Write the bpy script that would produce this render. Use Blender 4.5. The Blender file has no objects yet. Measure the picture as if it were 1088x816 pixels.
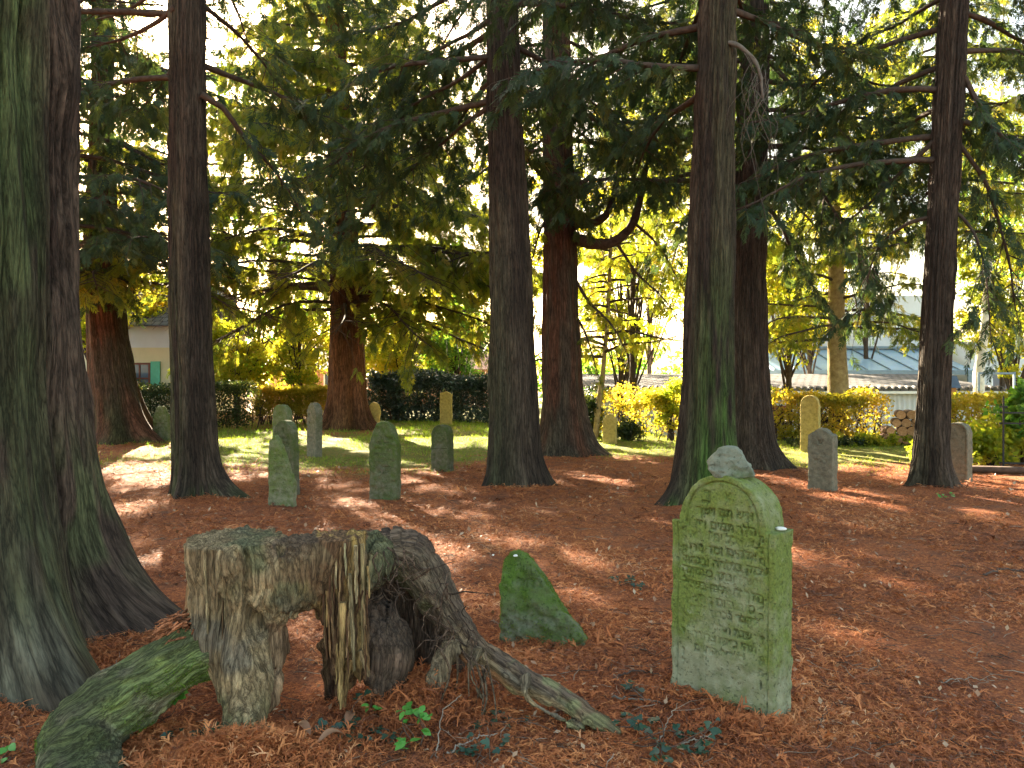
import bpy, math, random
import numpy as np
import openvdb as vdb
from mathutils import Vector, Matrix, noise as mnoise
random.seed(7)
RS = np.random.RandomState(11)
C = bpy.context.scene.collection
F, CX, HY, EYE = 800.0, 544.0, 400.0, 1.6
R = math.radians
SUN_AZ, SUN_EL = R(-23.3), R(22.5)

def W(px, py, d):
    return np.array([(px-CX)/F*d, d, EYE-(py-HY)/F*d])
def WG(px, py):
    d = EYE*F/(py-HY)
    return np.array([(px-CX)/F*d, d, 0.0])

# ---------------------------------------------------------------- noise
def _hash(ix, iy, iz, seed):
    h = (ix.astype(np.int64)*374761393 + iy.astype(np.int64)*668265263 + iz.astype(np.int64)*2147483647 + seed*974634777) & 0xffffffff
    h = ((h ^ (h >> 13))*1274126177) & 0xffffffff
    h = (h ^ (h >> 16)) & 0xffffffff
    return (h.astype(np.float64)/2147483648.0 - 1.0)
def vnoise(p, seed=0):
    p = np.asarray(p, dtype=np.float64)
    i = np.floor(p); f = p-i; i = i.astype(np.int64)
    u = f*f*f*(f*(f*6-15)+10)
    r = 0
    for dx in (0, 1):
        wx = u[..., 0] if dx else 1-u[..., 0]
        for dy in (0, 1):
            wy = u[..., 1] if dy else 1-u[..., 1]
            for dz in (0, 1):
                wz = u[..., 2] if dz else 1-u[..., 2]
                r = r + wx*wy*wz*_hash(i[..., 0]+dx, i[..., 1]+dy, i[..., 2]+dz, seed)
    return r
def fbm(p, seed=0, octv=3, gain=.5):
    p = np.asarray(p, dtype=np.float64); r = 0; a = 1; s = 0
    for k in range(octv):
        r = r + a*vnoise(p*(2.03**k)+k*17.3, seed+k); s += a; a *= gain
    return r/s*1.5
def sm(a, b, x):
    t = np.clip((x-a)/(b-a), 0, 1); return t*t*(3-2*t)

# ---------------------------------------------------------------- ground height
STUMP_C = W(360, 0, 3.6)[:2]
def gh(x, y):
    x = np.asarray(x, dtype=float); y = np.asarray(y, dtype=float)
    p = np.stack([x*.5, y*.5, x*0], -1)
    z = .025*vnoise(p, 3) + .012*vnoise(p*4, 5) + .006*vnoise(p*14, 8)
    z = z*sm(1.5, 3, y) + .0
    def mound(cx, cy, r, h): return h*np.exp(-((x-cx)**2+(y-cy)**2)/(r*r))
    z = z + mound(-.42, 3.75, .33, .08) + mound(-1.0, 3.1, .3, .03) + mound(.85, 3.7, .25, .02) + mound(-.75, 3.75, .25, .02)
    for cx, cy, r, h in TREE_MOUNDS: z = z + mound(cx, cy, r, h)
    # the land falls away gently behind the right hand hedge, towards the long shed
    z = z - 1.0*sm(20.5, 27, y)*sm(-2, 4, x) - .3*sm(27, 60, y)
    return z
TREE_MOUNDS = []

# ---------------------------------------------------------------- mesh helpers
def mesh_q(name, v, q, attrs=None, smooth=True):
    v = np.ascontiguousarray(v, dtype=np.float32); q = np.ascontiguousarray(q, dtype=np.int32)
    k = q.shape[1]
    me = bpy.data.meshes.new(name)
    me.vertices.add(len(v)); me.vertices.foreach_set('co', v.ravel())
    me.loops.add(q.size); me.loops.foreach_set('vertex_index', q.ravel())
    me.polygons.add(len(q)); me.polygons.foreach_set('loop_start', np.arange(0, q.size, k, dtype=np.int32))
    me.polygons.foreach_set('use_smooth', np.full(len(q), smooth, dtype=bool))
    me.update(calc_edges=True)
    for an, (dom, typ, arr) in (attrs or {}).items():
        a = me.attributes.new(an, typ, dom); arr = np.ascontiguousarray(arr, dtype=np.float32)
        key = {'FLOAT': 'value', 'FLOAT_VECTOR': 'vector', 'FLOAT_COLOR': 'color'}[typ]
        a.data.foreach_set(key, arr.ravel())
    return me
def obj(name, me, m=None, parent=None, loc=None, rotz=0):
    o = bpy.data.objects.new(name, me); C.objects.link(o)
    if m is not None:
        me.materials.clear(); me.materials.append(m)
    if parent is not None: o.parent = parent
    if loc is not None: o.location = tuple(float(c) for c in loc)
    if rotz: o.rotation_euler = (0, 0, rotz)
    return o
def tag(o, label=None, cat=None, group=None, kind=None):
    if label: o['label'] = label
    if cat: o['category'] = cat
    if group: o['group'] = group
    if kind: o['kind'] = kind
    return o
def thing(name, label, cat, loc=(0, 0, 0), rotz=0, group=None):
    o = bpy.data.objects.new(name, None); C.objects.link(o); o.empty_display_size = .2
    o.location = tuple(float(c) for c in loc); o.rotation_euler = (0, 0, rotz)
    return tag(o, label, cat, group)

class Q:
    """collects quads"""
    def __init__(s): s.v = []; s.q = []; s.n = 0; s.a = {}
    def add(s, v, q, **at):
        s.v.append(np.asarray(v, dtype=np.float32)); s.q.append(np.asarray(q, dtype=np.int64)+s.n); s.n += len(v)
        for k, x in at.items(): s.a.setdefault(k, []).append(np.asarray(x, dtype=np.float32))
        return s
    def box(s, x0, x1, y0, y1, z0, z1):
        v = [(x0, y0, z0), (x1, y0, z0), (x1, y1, z0), (x0, y1, z0), (x0, y0, z1), (x1, y0, z1), (x1, y1, z1), (x0, y1, z1)]
        return s.add(v, [(3, 2, 1, 0), (4, 5, 6, 7), (0, 1, 5, 4), (1, 2, 6, 5), (2, 3, 7, 6), (3, 0, 4, 7)])
    def mesh(s, name, smooth=False, typ=None):
        at = {}
        for k, l in s.a.items():
            arr = np.concatenate(l)
            dom = 'FACE' if k in ('hue',) else 'POINT'
            at[k] = (dom, 'FLOAT' if arr.ndim == 1 else 'FLOAT_VECTOR', arr)
        return mesh_q(name, np.concatenate(s.v), np.concatenate(s.q), at, smooth)

def tube(pts, rad, sides=8, cap=True, jitter=0, seed=0):
    """returns v, q, s(arclength) , perp"""
    P = np.asarray(pts, float); n = len(P); rad = np.broadcast_to(np.asarray(rad, float), (n,))
    T = np.gradient(P, axis=0); T /= np.linalg.norm(T, axis=1)[:, None]+1e-9
    ref = np.array([0, 0, 1.]) if abs(T[0][2]) < .9 else np.array([1., 0, 0])
    u = np.cross(T[0], ref); u /= np.linalg.norm(u)
    th = np.linspace(0, 2*np.pi, sides, endpoint=False)
    V = []
    for i in range(n):
        u = u-T[i]*np.dot(u, T[i]); u /= np.linalg.norm(u); w = np.cross(T[i], u)
        V.append(P[i]+rad[i]*(np.cos(th)[:, None]*u+np.sin(th)[:, None]*w))
    V = np.concatenate(V)
    i, j = np.meshgrid(np.arange(n-1), np.arange(sides), indexing='ij')
    a = i*sides+j; b = i*sides+(j+1) % sides
    q = np.stack([a, b, b+sides, a+sides], -1).reshape(-1, 4)
    if cap:
        m = len(V); V = np.concatenate([V, P[:1], P[-1:]])
        js = np.arange(0, sides, 2)
        c0 = np.stack([np.full(len(js), m), (js+2) % sides, (js+1) % sides, js], -1)
        o = (n-1)*sides
        c1 = np.stack([np.full(len(js), m+1), o+js, o+(js+1) % sides, o+(js+2) % sides], -1)
        q = np.concatenate([q, c0, c1])
    if jitter: V = V+jitter*np.stack([vnoise(V*9, seed), vnoise(V*9, seed+1), vnoise(V*9, seed+2)], -1)
    return V, q
def smooth_path(pts, n=24):
    """Catmull-Rom through rows of any width"""
    P = np.asarray(pts, float); m = len(P)
    Pe = np.vstack([2*P[0]-P[1], P, 2*P[-1]-P[-2]])
    t = np.linspace(0, m-1-1e-6, n); i = t.astype(int); f = (t-i)[:, None]
    p0, p1, p2, p3 = Pe[i], Pe[i+1], Pe[i+2], Pe[i+3]
    return .5*((2*p1)+(-p0+p2)*f+(2*p0-5*p1+4*p2-p3)*f*f+(-p0+3*p1-3*p2+p3)*f**3)

def scatter(tv, tq, pos, X, Y, Z, S):
    """K copies of a template; X,Y,Z (K,3) axes, S (K,) or (K,3) scale"""
    K = len(pos); S = np.asarray(S, float)
    if S.ndim == 1: S = np.repeat(S[:, None], 3, 1)
    v = (pos[:, None, :] + tv[None, :, 0:1]*(X*S[:, 0:1])[:, None, :] + tv[None, :, 1:2]*(Y*S[:, 1:2])[:, None, :]
         + tv[None, :, 2:3]*(Z*S[:, 2:3])[:, None, :]).reshape(-1, 3)
    q = (tq[None]+(np.arange(K)*len(tv))[:, None, None]).reshape(-1, tq.shape[1])
    return v, q
def nrm(a): return a/(np.linalg.norm(a, axis=-1, keepdims=True)+1e-9)
def frames(X, up):
    X = nrm(X); Y = nrm(np.cross(up, X)); Z = np.cross(X, Y); return X, Y, Z

# ---------------------------------------------------------------- materials
def newmat(name):
    m = bpy.data.materials.new(name); m.use_nodes = True; nt = m.node_tree; nt.nodes.clear(); return m, nt
def N(nt, t, **kw):
    n = nt.nodes.new(t)
    for k, v in kw.items():
        if k.startswith('_'): setattr(n, k[1:], v)
        else:
            kk = k.replace('__', ' ')
            n.inputs[int(kk[1:]) if kk[0] == 'i' and kk[1:].isdigit() else kk].default_value = v
    return n
def lk(nt, a, b): nt.links.new(a, b)
def ramp(nt, fac, stops, interp='LINEAR'):
    r = nt.nodes.new('ShaderNodeValToRGB'); r.color_ramp.interpolation = interp
    e = r.color_ramp.elements
    while len(e) > 1: e.remove(e[0])
    e[0].position = stops[0][0]; e[0].color = (*stops[0][1], 1)
    for p, c in stops[1:]:
        x = e.new(p); x.color = (*c, 1)
    lk(nt, fac, r.inputs[0]); return r
def mix(nt, fac, a, b, mode='MIX'):
    n = nt.nodes.new('ShaderNodeMix'); n.data_type = 'RGBA'; n.blend_type = mode
    for s, v in ((0, fac), (6, a), (7, b)):
        if hasattr(v, 'links') or isinstance(v, bpy.types.NodeSocket): lk(nt, v, n.inputs[s])
        else: n.inputs[s].default_value = v if s == 0 else (*v, 1) if len(v) == 3 else v
    return n.outputs[2]
def mth(nt, op, a, b=None, c=None, clamp=False):
    n = nt.nodes.new('ShaderNodeMath'); n.operation = op; n.use_clamp = clamp
    for i, v in enumerate((a, b, c)):
        if v is None: continue
        if isinstance(v, bpy.types.NodeSocket): lk(nt, v, n.inputs[i])
        else: n.inputs[i].default_value = v
    return n.outputs[0]
def tex(nt, co, scale, detail=4, rough=.55, kind='NOISE', dist=0, dim='3D'):
    n = nt.nodes.new('ShaderNodeTexNoise' if kind == 'NOISE' else 'ShaderNodeTexVoronoi')
    n.inputs['Scale'].default_value = scale
    if kind == 'NOISE':
        n.inputs['Detail'].default_value = detail; n.inputs['Roughness'].default_value = rough; n.inputs['Distortion'].default_value = dist
    if co is not None: lk(nt, co, n.inputs['Vector'])
    return n.outputs[0]
def bump(nt, h, strength, dist, nrm_in=None):
    b = nt.nodes.new('ShaderNodeBump'); b.inputs['Strength'].default_value = strength; b.inputs['Distance'].default_value = dist
    lk(nt, h, b.inputs['Height'])
    if nrm_in is not None: lk(nt, nrm_in, b.inputs['Normal'])
    return b.outputs[0]
def finish(nt, col, rough=.85, normal=None, spec=.3, metal=0):
    p = nt.nodes.new('ShaderNodeBsdfPrincipled')
    if isinstance(col, bpy.types.NodeSocket): lk(nt, col, p.inputs['Base Color'])
    else: p.inputs['Base Color'].default_value = (*col, 1)
    if isinstance(rough, bpy.types.NodeSocket): lk(nt, rough, p.inputs['Roughness'])
    else: p.inputs['Roughness'].default_value = rough
    p.inputs['Specular IOR Level'].default_value = spec; p.inputs['Metallic'].default_value = metal
    if normal is not None: lk(nt, normal, p.inputs['Normal'])
    o = nt.nodes.new('ShaderNodeOutputMaterial'); lk(nt, p.outputs[0], o.inputs[0]); return p
def attr(nt, name):
    a = nt.nodes.new('ShaderNodeAttribute'); a.attribute_name = name; return a
def objco(nt): return nt.nodes.new('ShaderNodeTexCoord').outputs['Object']

def mat_wood(name, fs=30, contrast=1.0, bdist=.012, fine=110):
    """fibrous bark or old wood: the attribute fib runs along the grain, tint is the base colour"""
    m, nt = newmat(name)
    f = attr(nt, 'fib').outputs['Vector']; t = attr(nt, 'tint').outputs['Color']
    n1 = tex(nt, f, fs, 5, .6, dist=.3); n2 = tex(nt, f, fine, 3, .6)
    n3 = tex(nt, objco(nt), 3.0, 3, .5)
    def ridged(n): return mth(nt, 'ABSOLUTE', mth(nt, 'SUBTRACT', n, .5))
    k1 = ridged(n1); k2 = ridged(n2); n1 = mth(nt, 'ADD', mth(nt, 'MULTIPLY', k1, 3.2, clamp=True), mth(nt, 'MULTIPLY', n1, .35)); n2 = mth(nt, 'MULTIPLY', k2, 4.0, clamp=True)
    r1 = ramp(nt, k1, [(.0, (.30,)*3), (.035, (.72,)*3), (.10, (1.1,)*3), (.22, (1.5,)*3)])
    r2 = ramp(nt, k2, [(.0, (.55,)*3), (.06, (1.0,)*3), (.2, (1.35,)*3)])
    r3 = ramp(nt, n3, [(.3, (.8, .78, .78)), (.7, (1.2, 1.2, 1.18))])
    c = mix(nt, contrast, t, r1.outputs[0], 'MULTIPLY'); c = mix(nt, .8, c, r2.outputs[0], 'MULTIPLY'); c = mix(nt, 1, c, r3.outputs[0], 'MULTIPLY')
    b = bump(nt, n1, .9, bdist); b = bump(nt, n2, .6, bdist*.3, b)
    finish(nt, c, .9, b, .2); return m

def mat_leaf(name, cols, trans, tmul=1.0, rough=.6, spec=.25, tw=.45):
    """cols: stops over the per leaf value hue; trans: same stops, light that comes through"""
    m, nt = newmat(name)
    h = attr(nt, 'hue').outputs['Fac']
    n = tex(nt, objco(nt), .9, 2, .5)
    hh = mth(nt, 'ADD', mth(nt, 'MULTIPLY', h, .65), mth(nt, 'MULTIPLY', mth(nt, 'SUBTRACT', n, .3, clamp=True), .9), clamp=True)
    c = ramp(nt, hh, cols).outputs[0]; tc = ramp(nt, hh, trans).outputs[0]
    p = nt.nodes.new('ShaderNodeBsdfPrincipled'); lk(nt, c, p.inputs['Base Color']); p.inputs['Roughness'].default_value = rough
    p.inputs['Specular IOR Level'].default_value = spec
    tr = nt.nodes.new('ShaderNodeBsdfTranslucent'); lk(nt, tc, tr.inputs[0])
    mx = nt.nodes.new('ShaderNodeMixShader'); mx.inputs[0].default_value = tw
    lk(nt, p.outputs[0], mx.inputs[1]); lk(nt, tr.outputs[0], mx.inputs[2])
    o = nt.nodes.new('ShaderNodeOutputMaterial'); lk(nt, mx.outputs[0], o.inputs[0]); return m

def mat_plain(name, col, var=.12, scale=6, rough=.8, bd=.003, bs=40, spec=.3, metal=0):
    m, nt = newmat(name); co = objco(nt)
    n = tex(nt, co, scale, 4, .6); n2 = tex(nt, co, bs, 4, .6)
    c = ramp(nt, n, [(.25, tuple(x*(1-var*2) for x in col)), (.75, tuple(min(1, x*(1+var*2)) for x in col))]).outputs[0]
    finish(nt, c, rough, bump(nt, n2, .6, bd), spec, metal); return m

def mat_stone(name, base, moss, dark, mossy=.5):
    m, nt = newmat(name); co = objco(nt)
    ms = attr(nt, 'moss').outputs['Fac']; dirt_shade = attr(nt, 'dirt_shade').outputs['Fac']
    big = tex(nt, co, 3.5, 5, .6); mid = tex(nt, co, 14, 5, .65); fine = tex(nt, co, 90, 4, .65); spk = tex(nt, co, 45, 3, .7)
    c0 = mix(nt, ramp(nt, mid, [(.35, (0,)*3), (.65, (1,)*3)]).outputs[0], base, tuple(x*.62 for x in base))
    mf = mth(nt, 'ADD', mth(nt, 'ADD', ms, mossy-1.0), mth(nt, 'MULTIPLY', mth(nt, 'SUBTRACT', big, .5), 2.0))
    mf = mth(nt, 'ADD', mf, mth(nt, 'MULTIPLY', mth(nt, 'SUBTRACT', mid, .5), .8))
    mf = ramp(nt, mf, [(.0, (0,)*3), (.9, (1,)*3)]).outputs[0]
    mc = mix(nt, ramp(nt, fine, [(.3, (0,)*3), (.7, (1,)*3)]).outputs[0], moss, tuple(x*.5 for x in moss))
    c = mix(nt, mf, c0, mc)
    c = mix(nt, ramp(nt, spk, [(.62, (0,)*3), (.72, (.8,)*3)]).outputs[0], c, dark)
    lich = ramp(nt, tex(nt, co, 9, 6, .75), [(.62, (0,)*3), (.7, (.45,)*3)]).outputs[0]
    c = mix(nt, lich, c, tuple(min(1, x*1.25+.03) for x in base))
    c = mix(nt, mth(nt, 'MULTIPLY', dirt_shade, .38), c, dark)
    pit = ramp(nt, tex(nt, co, 60, 2, .5), [(.30, (0,)*3), (.40, (1,)*3)]).outputs[0]
    c = mix(nt, mth(nt, 'SUBTRACT', .45, mth(nt, 'MULTIPLY', pit, .45)), c, dark)
    b = bump(nt, mid, .6, .006); b = bump(nt, pit, .8, .004, b); b = bump(nt, fine, 1.0, .005, b)
    finish(nt, c, .92, b, .2); return m

def moss_tufts(v, q, mask, n, size, seed, parent, off=(0, 0, 0), name='moss'):
    """short fuzzy moss shoots standing on a surface"""
    r = np.random.RandomState(seed); nn = vert_normals(v, q); w = np.clip(mask, 0, None); w = w/w.sum(); i = r.choice(len(v), n, p=w)
    p = v[i]+r.normal(0, .003, (n, 3))-np.array(off); d = nrm(nn[i]*1.0+r.normal(0, .55, (n, 3))); X, Y, Z = frames(d, r.normal(size=(n, 3)))
    tv = np.array([(-.1, -.10, 0), (-.1, .10, 0), (.6, .09, .06), (.6, -.09, .06), (1, .01, .2), (1, -.01, .2)]); tq = np.array([(0, 1, 2, 3), (3, 2, 4, 5)])
    vv, qq = scatter(tv, tq, p, X, Y, Z, size*np.exp(r.normal(0, .35, n))); hue = np.clip(.5+.25*r.normal(size=n)+.3*vnoise(p*20, 3), 0, 1)
    return tag(obj(name, mesh_q(name, vv, qq, {'hue': ('FACE', 'FLOAT', np.repeat(hue, 2))}, False), M['mossleaf'], parent), kind='stuff')
# ---------------------------------------------------------------- signed distance modelling
def sdf_build(fn, lo, hi, vox):
    lo = np.array(lo, float); hi = np.array(hi, float); n = np.ceil((hi-lo)/vox).astype(int)+1
    g = np.stack(np.meshgrid(*[lo[i]+vox*np.arange(n[i]) for i in range(3)], indexing='ij'), -1).astype(np.float32)
    d = fn(g).astype(np.float32)
    band = 4*vox; d = np.clip(d, -band, band)
    d[0] = d[-1] = band; d[:, 0] = d[:, -1] = band; d[:, :, 0] = d[:, :, -1] = band
    gr = vdb.FloatGrid(band); gr.copyFromArray(d, tolerance=0)
    pts, quads = gr.convertToQuads(0.0)
    return pts.astype(float)*vox+lo, quads[:, ::-1].astype(np.int64)
def s_cap(g, a, b, ra, rb):
    a = np.asarray(a, np.float32); b = np.asarray(b, np.float32); ba = b-a
    h = np.clip(((g-a)@ba)/float(ba@ba), 0, 1)
    return np.linalg.norm(g-a-h[..., None]*ba, axis=-1)-(ra+(rb-ra)*h)
def smin(a, b, k):
    h = np.clip(.5+.5*(b-a)/k, 0, 1); return b*(1-h)+a*h-k*h*(1-h)
def smax(a, b, k): return -smin(-a, -b, k)
def vert_normals(v, q):
    n = np.cross(v[q[:, 2]]-v[q[:, 0]], v[q[:, 3]]-v[q[:, 1]])
    o = np.zeros_like(v)
    for k in range(4): np.add.at(o, q[:, k], n)
    return nrm(o)
def poly_sdf(u, z, poly):
    """signed distance to a closed polygon, negative inside"""
    poly = np.asarray(poly, float); d = np.full(u.shape, 1e9); s = np.zeros(u.shape, bool)
    n = len(poly)
    for i in range(n):
        ax, ay = poly[i]; bx, by = poly[(i+1) % n]
        ex, ey = bx-ax, by-ay; wx, wy = u-ax, z-ay
        t = np.clip((wx*ex+wy*ey)/(ex*ex+ey*ey+1e-12), 0, 1)
        d = np.minimum(d, (wx-ex*t)**2+(wy-ey*t)**2)
        if abs(ey) > 1e-12:
            c = ((ay <= z) & (by > z)) | ((by <= z) & (ay > z))
            s ^= c & (u < ax+(z-ay)*ex/ey)
    return np.where(s, -1, 1)*np.sqrt(d)
# ---------------------------------------------------------------- trees
def make_trunk(path, base, nz, nth, lobes, flare, zs, flute=.04, rough=.012, seed=0, tint=None, zmax=None, ridge=22):
    """path: rows (x,y,z,r) in world space, base: world xyz of the tree's foot. Returns v,q,fib,tint (local)"""
    P = np.asarray(path, float)
    zt = P[-1, 2]
    t = np.linspace(0, 1, nz)**1.6
    z = -.25+(zt+.25)*t
    cx = np.interp(z, P[:, 2], P[:, 0]); cy = np.interp(z, P[:, 2], P[:, 1]); r0 = np.interp(z, P[:, 2], P[:, 3])
    th = np.linspace(0, 2*np.pi, nth, endpoint=False)
    Z, T = np.meshgrid(z, th, indexing='ij')
    R0 = r0[:, None]*np.ones_like(T)
    lob = np.zeros_like(T)
    for a, s, w in lobes:
        dlt = (T-a+np.pi) % (2*np.pi)-np.pi
        lob += s*np.exp(-(dlt/w)**2)
    Fz = flare*np.exp(-np.clip(Z, 0, None)/zs)+flare*.16*np.exp(-np.clip(Z, 0, None)/(zs*3))
    n3 = np.stack([np.cos(T)*1.5, np.sin(T)*1.5, Z*.25], -1)
    flt = flute*R0*(vnoise(n3*1.6, seed+2)*1.6+.5*np.cos(5*T+seed+Z*.25))
    groove = flt*(1+1.6*np.exp(-Z/ (zs*2.5)))
    Rr = R0+R0/np.maximum(r0.max(), .01)*Fz*(.3+lob)+groove
    fur = np.clip(.13-np.abs(vnoise(np.stack([np.cos(T)*3.1, np.sin(T)*3.1, Z*.33+.2*vnoise(n3*3, seed+31)], -1), seed+30)), 0, 1)/.13
    Rr = Rr-.055*R0*fur
    rk = np.random.RandomState(seed+400); knot = np.zeros_like(T)
    for _ in range(16):
        ta, za, sz = rk.uniform(0, 6.283), rk.uniform(.8, 6.5), rk.uniform(.035, .075)
        dT = ((T-ta+np.pi) % (2*np.pi)-np.pi)*r0[:, None]; d2 = (dT**2+((Z-za)*.8)**2)/(sz*sz); knot += np.exp(-d2)-.9*np.exp(-d2*5)
    Rr = Rr+.028*knot
    # stringy bark ridges
    k = ridge/2/np.pi
    q3 = np.stack([np.cos(T)*k*1.6, np.sin(T)*k*1.6, Z*.7+.3*vnoise(n3*2, seed+7)], -1)
    rn = 1-np.abs(vnoise(q3, seed+4))*2.6
    rn2 = vnoise(q3*np.array([2.3, 2.3, 1.7]), seed+9)
    rn = np.clip(rn*1.3+.3, -1.2, 1.0); Rr = Rr+rough*(rn+.5*rn2)+rough*1.2*vnoise(np.stack([np.cos(T)*2.2, np.sin(T)*2.2, Z*2], -1), seed+12)
    X = cx[:, None]+Rr*np.cos(T)-base[0]; Y = cy[:, None]+Rr*np.sin(T)-base[1]; ZZ = Z-base[2]
    V = np.stack([X, Y, ZZ], -1).reshape(-1, 3)
    i, j = np.meshgrid(np.arange(nz-1), np.arange(nth), indexing='ij')
    a = i*nth+j; b = i*nth+(j+1) % nth
    q = np.stack([a, b, b+nth, a+nth], -1).reshape(-1, 4)
    rr = np.maximum(r0[:, None], .05)
    fib = np.stack([np.cos(T)*rr*1., np.sin(T)*rr*1., Z*.075+.02*vnoise(n3*1.5, seed+20)], -1).reshape(-1, 3)
    col = tint(T, Z, rn) if tint else np.ones(T.shape+(3,))*.1
    return V, q, fib, col.reshape(-1, 3)
def lerpc(a, b, t): return np.asarray(a)*(1-t[..., None])+np.asarray(b)*t[..., None]
def bark_tint(base, alt, moss, moss_az, moss_amt, seed, moss_zmax=3.0, gtop=0.0):
    def f(T, Z, rn):
        n = vnoise(np.stack([np.cos(T)*2, np.sin(T)*2, Z*.6], -1), seed)
        n2 = vnoise(np.stack([np.cos(T)*7, np.sin(T)*7, Z*2.5], -1), seed+1)
        c = lerpc(base, alt, sm(-.5, .6, n+.4*n2))
        d = (T-moss_az+np.pi) % (2*np.pi)-np.pi
        g = sm(1.5, .3, np.abs(d))*moss_amt*np.clip(1.1-Z/moss_zmax, gtop, 1)*sm(-.6, .5, n+.5*n2+.2)
        g = np.maximum(g, .7*sm(.25, -.05, Z)*sm(-.2, .5, n2)*min(1, moss_amt*2))
        return lerpc(0, 1, np.zeros(T.shape))+c*(1-g[..., None])+np.asarray(moss)*g[..., None]
    return f

# openings cut into the canopy so the low sun reaches chosen ground spots
SUN_D = np.array([math.sin(SUN_AZ)*math.cos(SUN_EL), math.cos(SUN_AZ)*math.cos(SUN_EL), math.sin(SUN_EL)])
GAPS = [(125, 500, .5), (150, 515, .4), (172, 498, .4), (135, 545, .28), (258, 470, .6), (300, 462, .7), (350, 470, .6), (392, 478, .5), (240, 492, .4), (290, 505, .35), (372, 520, .30), (405, 545, .2), (440, 542, .26),
        (478, 548, .22), (452, 562, .16), (505, 535, .25), (430, 498, .5), (520, 470, .7), (560, 462, .7), (640, 470, .7), (690, 478, .6), (720, 470, .7), (660, 486, .45), (612, 505, .3), (600, 522, .22), (648, 512, .25), (560, 585, .18), (625, 595, .16),
        (832, 505, .3), (842, 478, .7), (890, 480, .7), (935, 485, .6), (925, 500, .4), (880, 520, .3), (930, 538, .2), (965, 545, .14), (1020, 530, .2), (1055, 535, .2), (1080, 522, .35), (860, 600, .16), (880, 596, .14), (700, 560, .12), (960, 470, .7), (790, 470, .7), (1040, 500, .5),
        (500, 622, .10), (520, 640, .10), (488, 608, .10), (340, 690, .09), (355, 640, .10), (955, 690, .09), (985, 700, .08), (870, 730, .06), (468, 470, .6), (590, 470, .5), (430, 600, .10), (150, 580, .14), (185, 600, .10), (560, 668, .08), (690, 620, .1), (610, 640, .07), (930, 620, .1), (200, 540, .2), (480, 580, .12), (375, 540, .15), (325, 535, .15)]
GAPS += [(110, 480, .6), (150, 482, .6), (245, 510, .35), (330, 500, .35), (455, 520, .25), (500, 505, .3), (620, 545, .15), (585, 550, .14), (425, 570, .2), (345, 560, .14), (530, 560, .16), (655, 560, .14), (680, 530, .18), (570, 480, .6), (745, 590, .1), (905, 560, .18), (1000, 570, .16), (1060, 580, .14), (840, 560, .13), (900, 655, .10), (1010, 640, .09), (1050, 700, .09), (300, 590, .14), (225, 565, .2), (650, 650, .08), (480, 660, .07), (915, 700, .09), (960, 600, .12), (815, 545, .16), (470, 500, .35), (280, 485, .5), (600, 620, .08), (510, 600, .12), (250, 600, .1), (140, 610, .1)]
GAPS = [(WG(a, b), r*1.18) for a, b, r in GAPS]
GAPS += [(np.array([0, 0, EYE])+o, r) for o, r in ((np.array([0., 0, 0]), .55), (np.array([-.75, 0, .25]), .4), (np.array([.8, 0, .1]), .35), (np.array([-.5, 0, .9]), .4), (np.array([.5, 0, -.7]), .3))]  # cut from the eye towards the sun so bright sky shows
def sky_gap(p):
    m = np.ones(len(p), bool); n = .35*vnoise(p*1.7, 99)
    for g, r in GAPS:
        d = p-g; t = d@SUN_D; dist = np.linalg.norm(d-t[:, None]*SUN_D, axis=1); m &= ~((dist < (r+.08)*(1+n)) & (t > 0))
    return m
# spray templates: flattened fans of small scaly twiglets
def spray_template(n=7, seed=0, wid=.04, curl=.15, ang=42):
    r = np.random.RandomState(seed); v = []; q = []
    def leafq(o, d, l, w, z0, z1):
        o = np.array(o); d = np.array(d)/np.linalg.norm(d); p = np.array([-d[1], d[0]])
        k = len(v)
        for a, b, z in ((0, .35, z0), (.45, 1, (z0+z1)/2), (1, .1, z1), (.45, -1, (z0+z1)/2)):
            c = o+d*l*a+p*w*b; v.append((c[0], c[1], z))
        q.append((k, k+1, k+2, k+3))
    zc = lambda x: -curl*x*x
    leafq((0, 0), (1, 0), .55, wid*.5, 0, zc(.55)); leafq((.5, 0), (1, .05), .55, wid*.6, zc(.5), zc(1.05))
    for i in range(n):
        x = .08+.8*i/n
        for sgn in (1, -1):
            l = (.42*(1-.75*x)+.06)*r.uniform(.7, 1.25); a = math.radians(ang+r.uniform(-10, 10))
            leafq((x+r.uniform(-.03, .03), 0), (math.cos(a), sgn*math.sin(a)), l, wid*r.uniform(.7, 1.2), zc(x), zc(x+l*.7)-.05*l)
    return np.array(v), np.array(q)
SPR = [spray_template(9, 1, .036), spray_template(8, 2, .045), spray_template(9, 3, .036, .3, 36), spray_template(8, 4, .04, .45, 30)]
STICK_V, STICK_Q = tube([(0, 0, 0), (1, 0, 0)], [1, .45], 4, cap=False)

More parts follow.
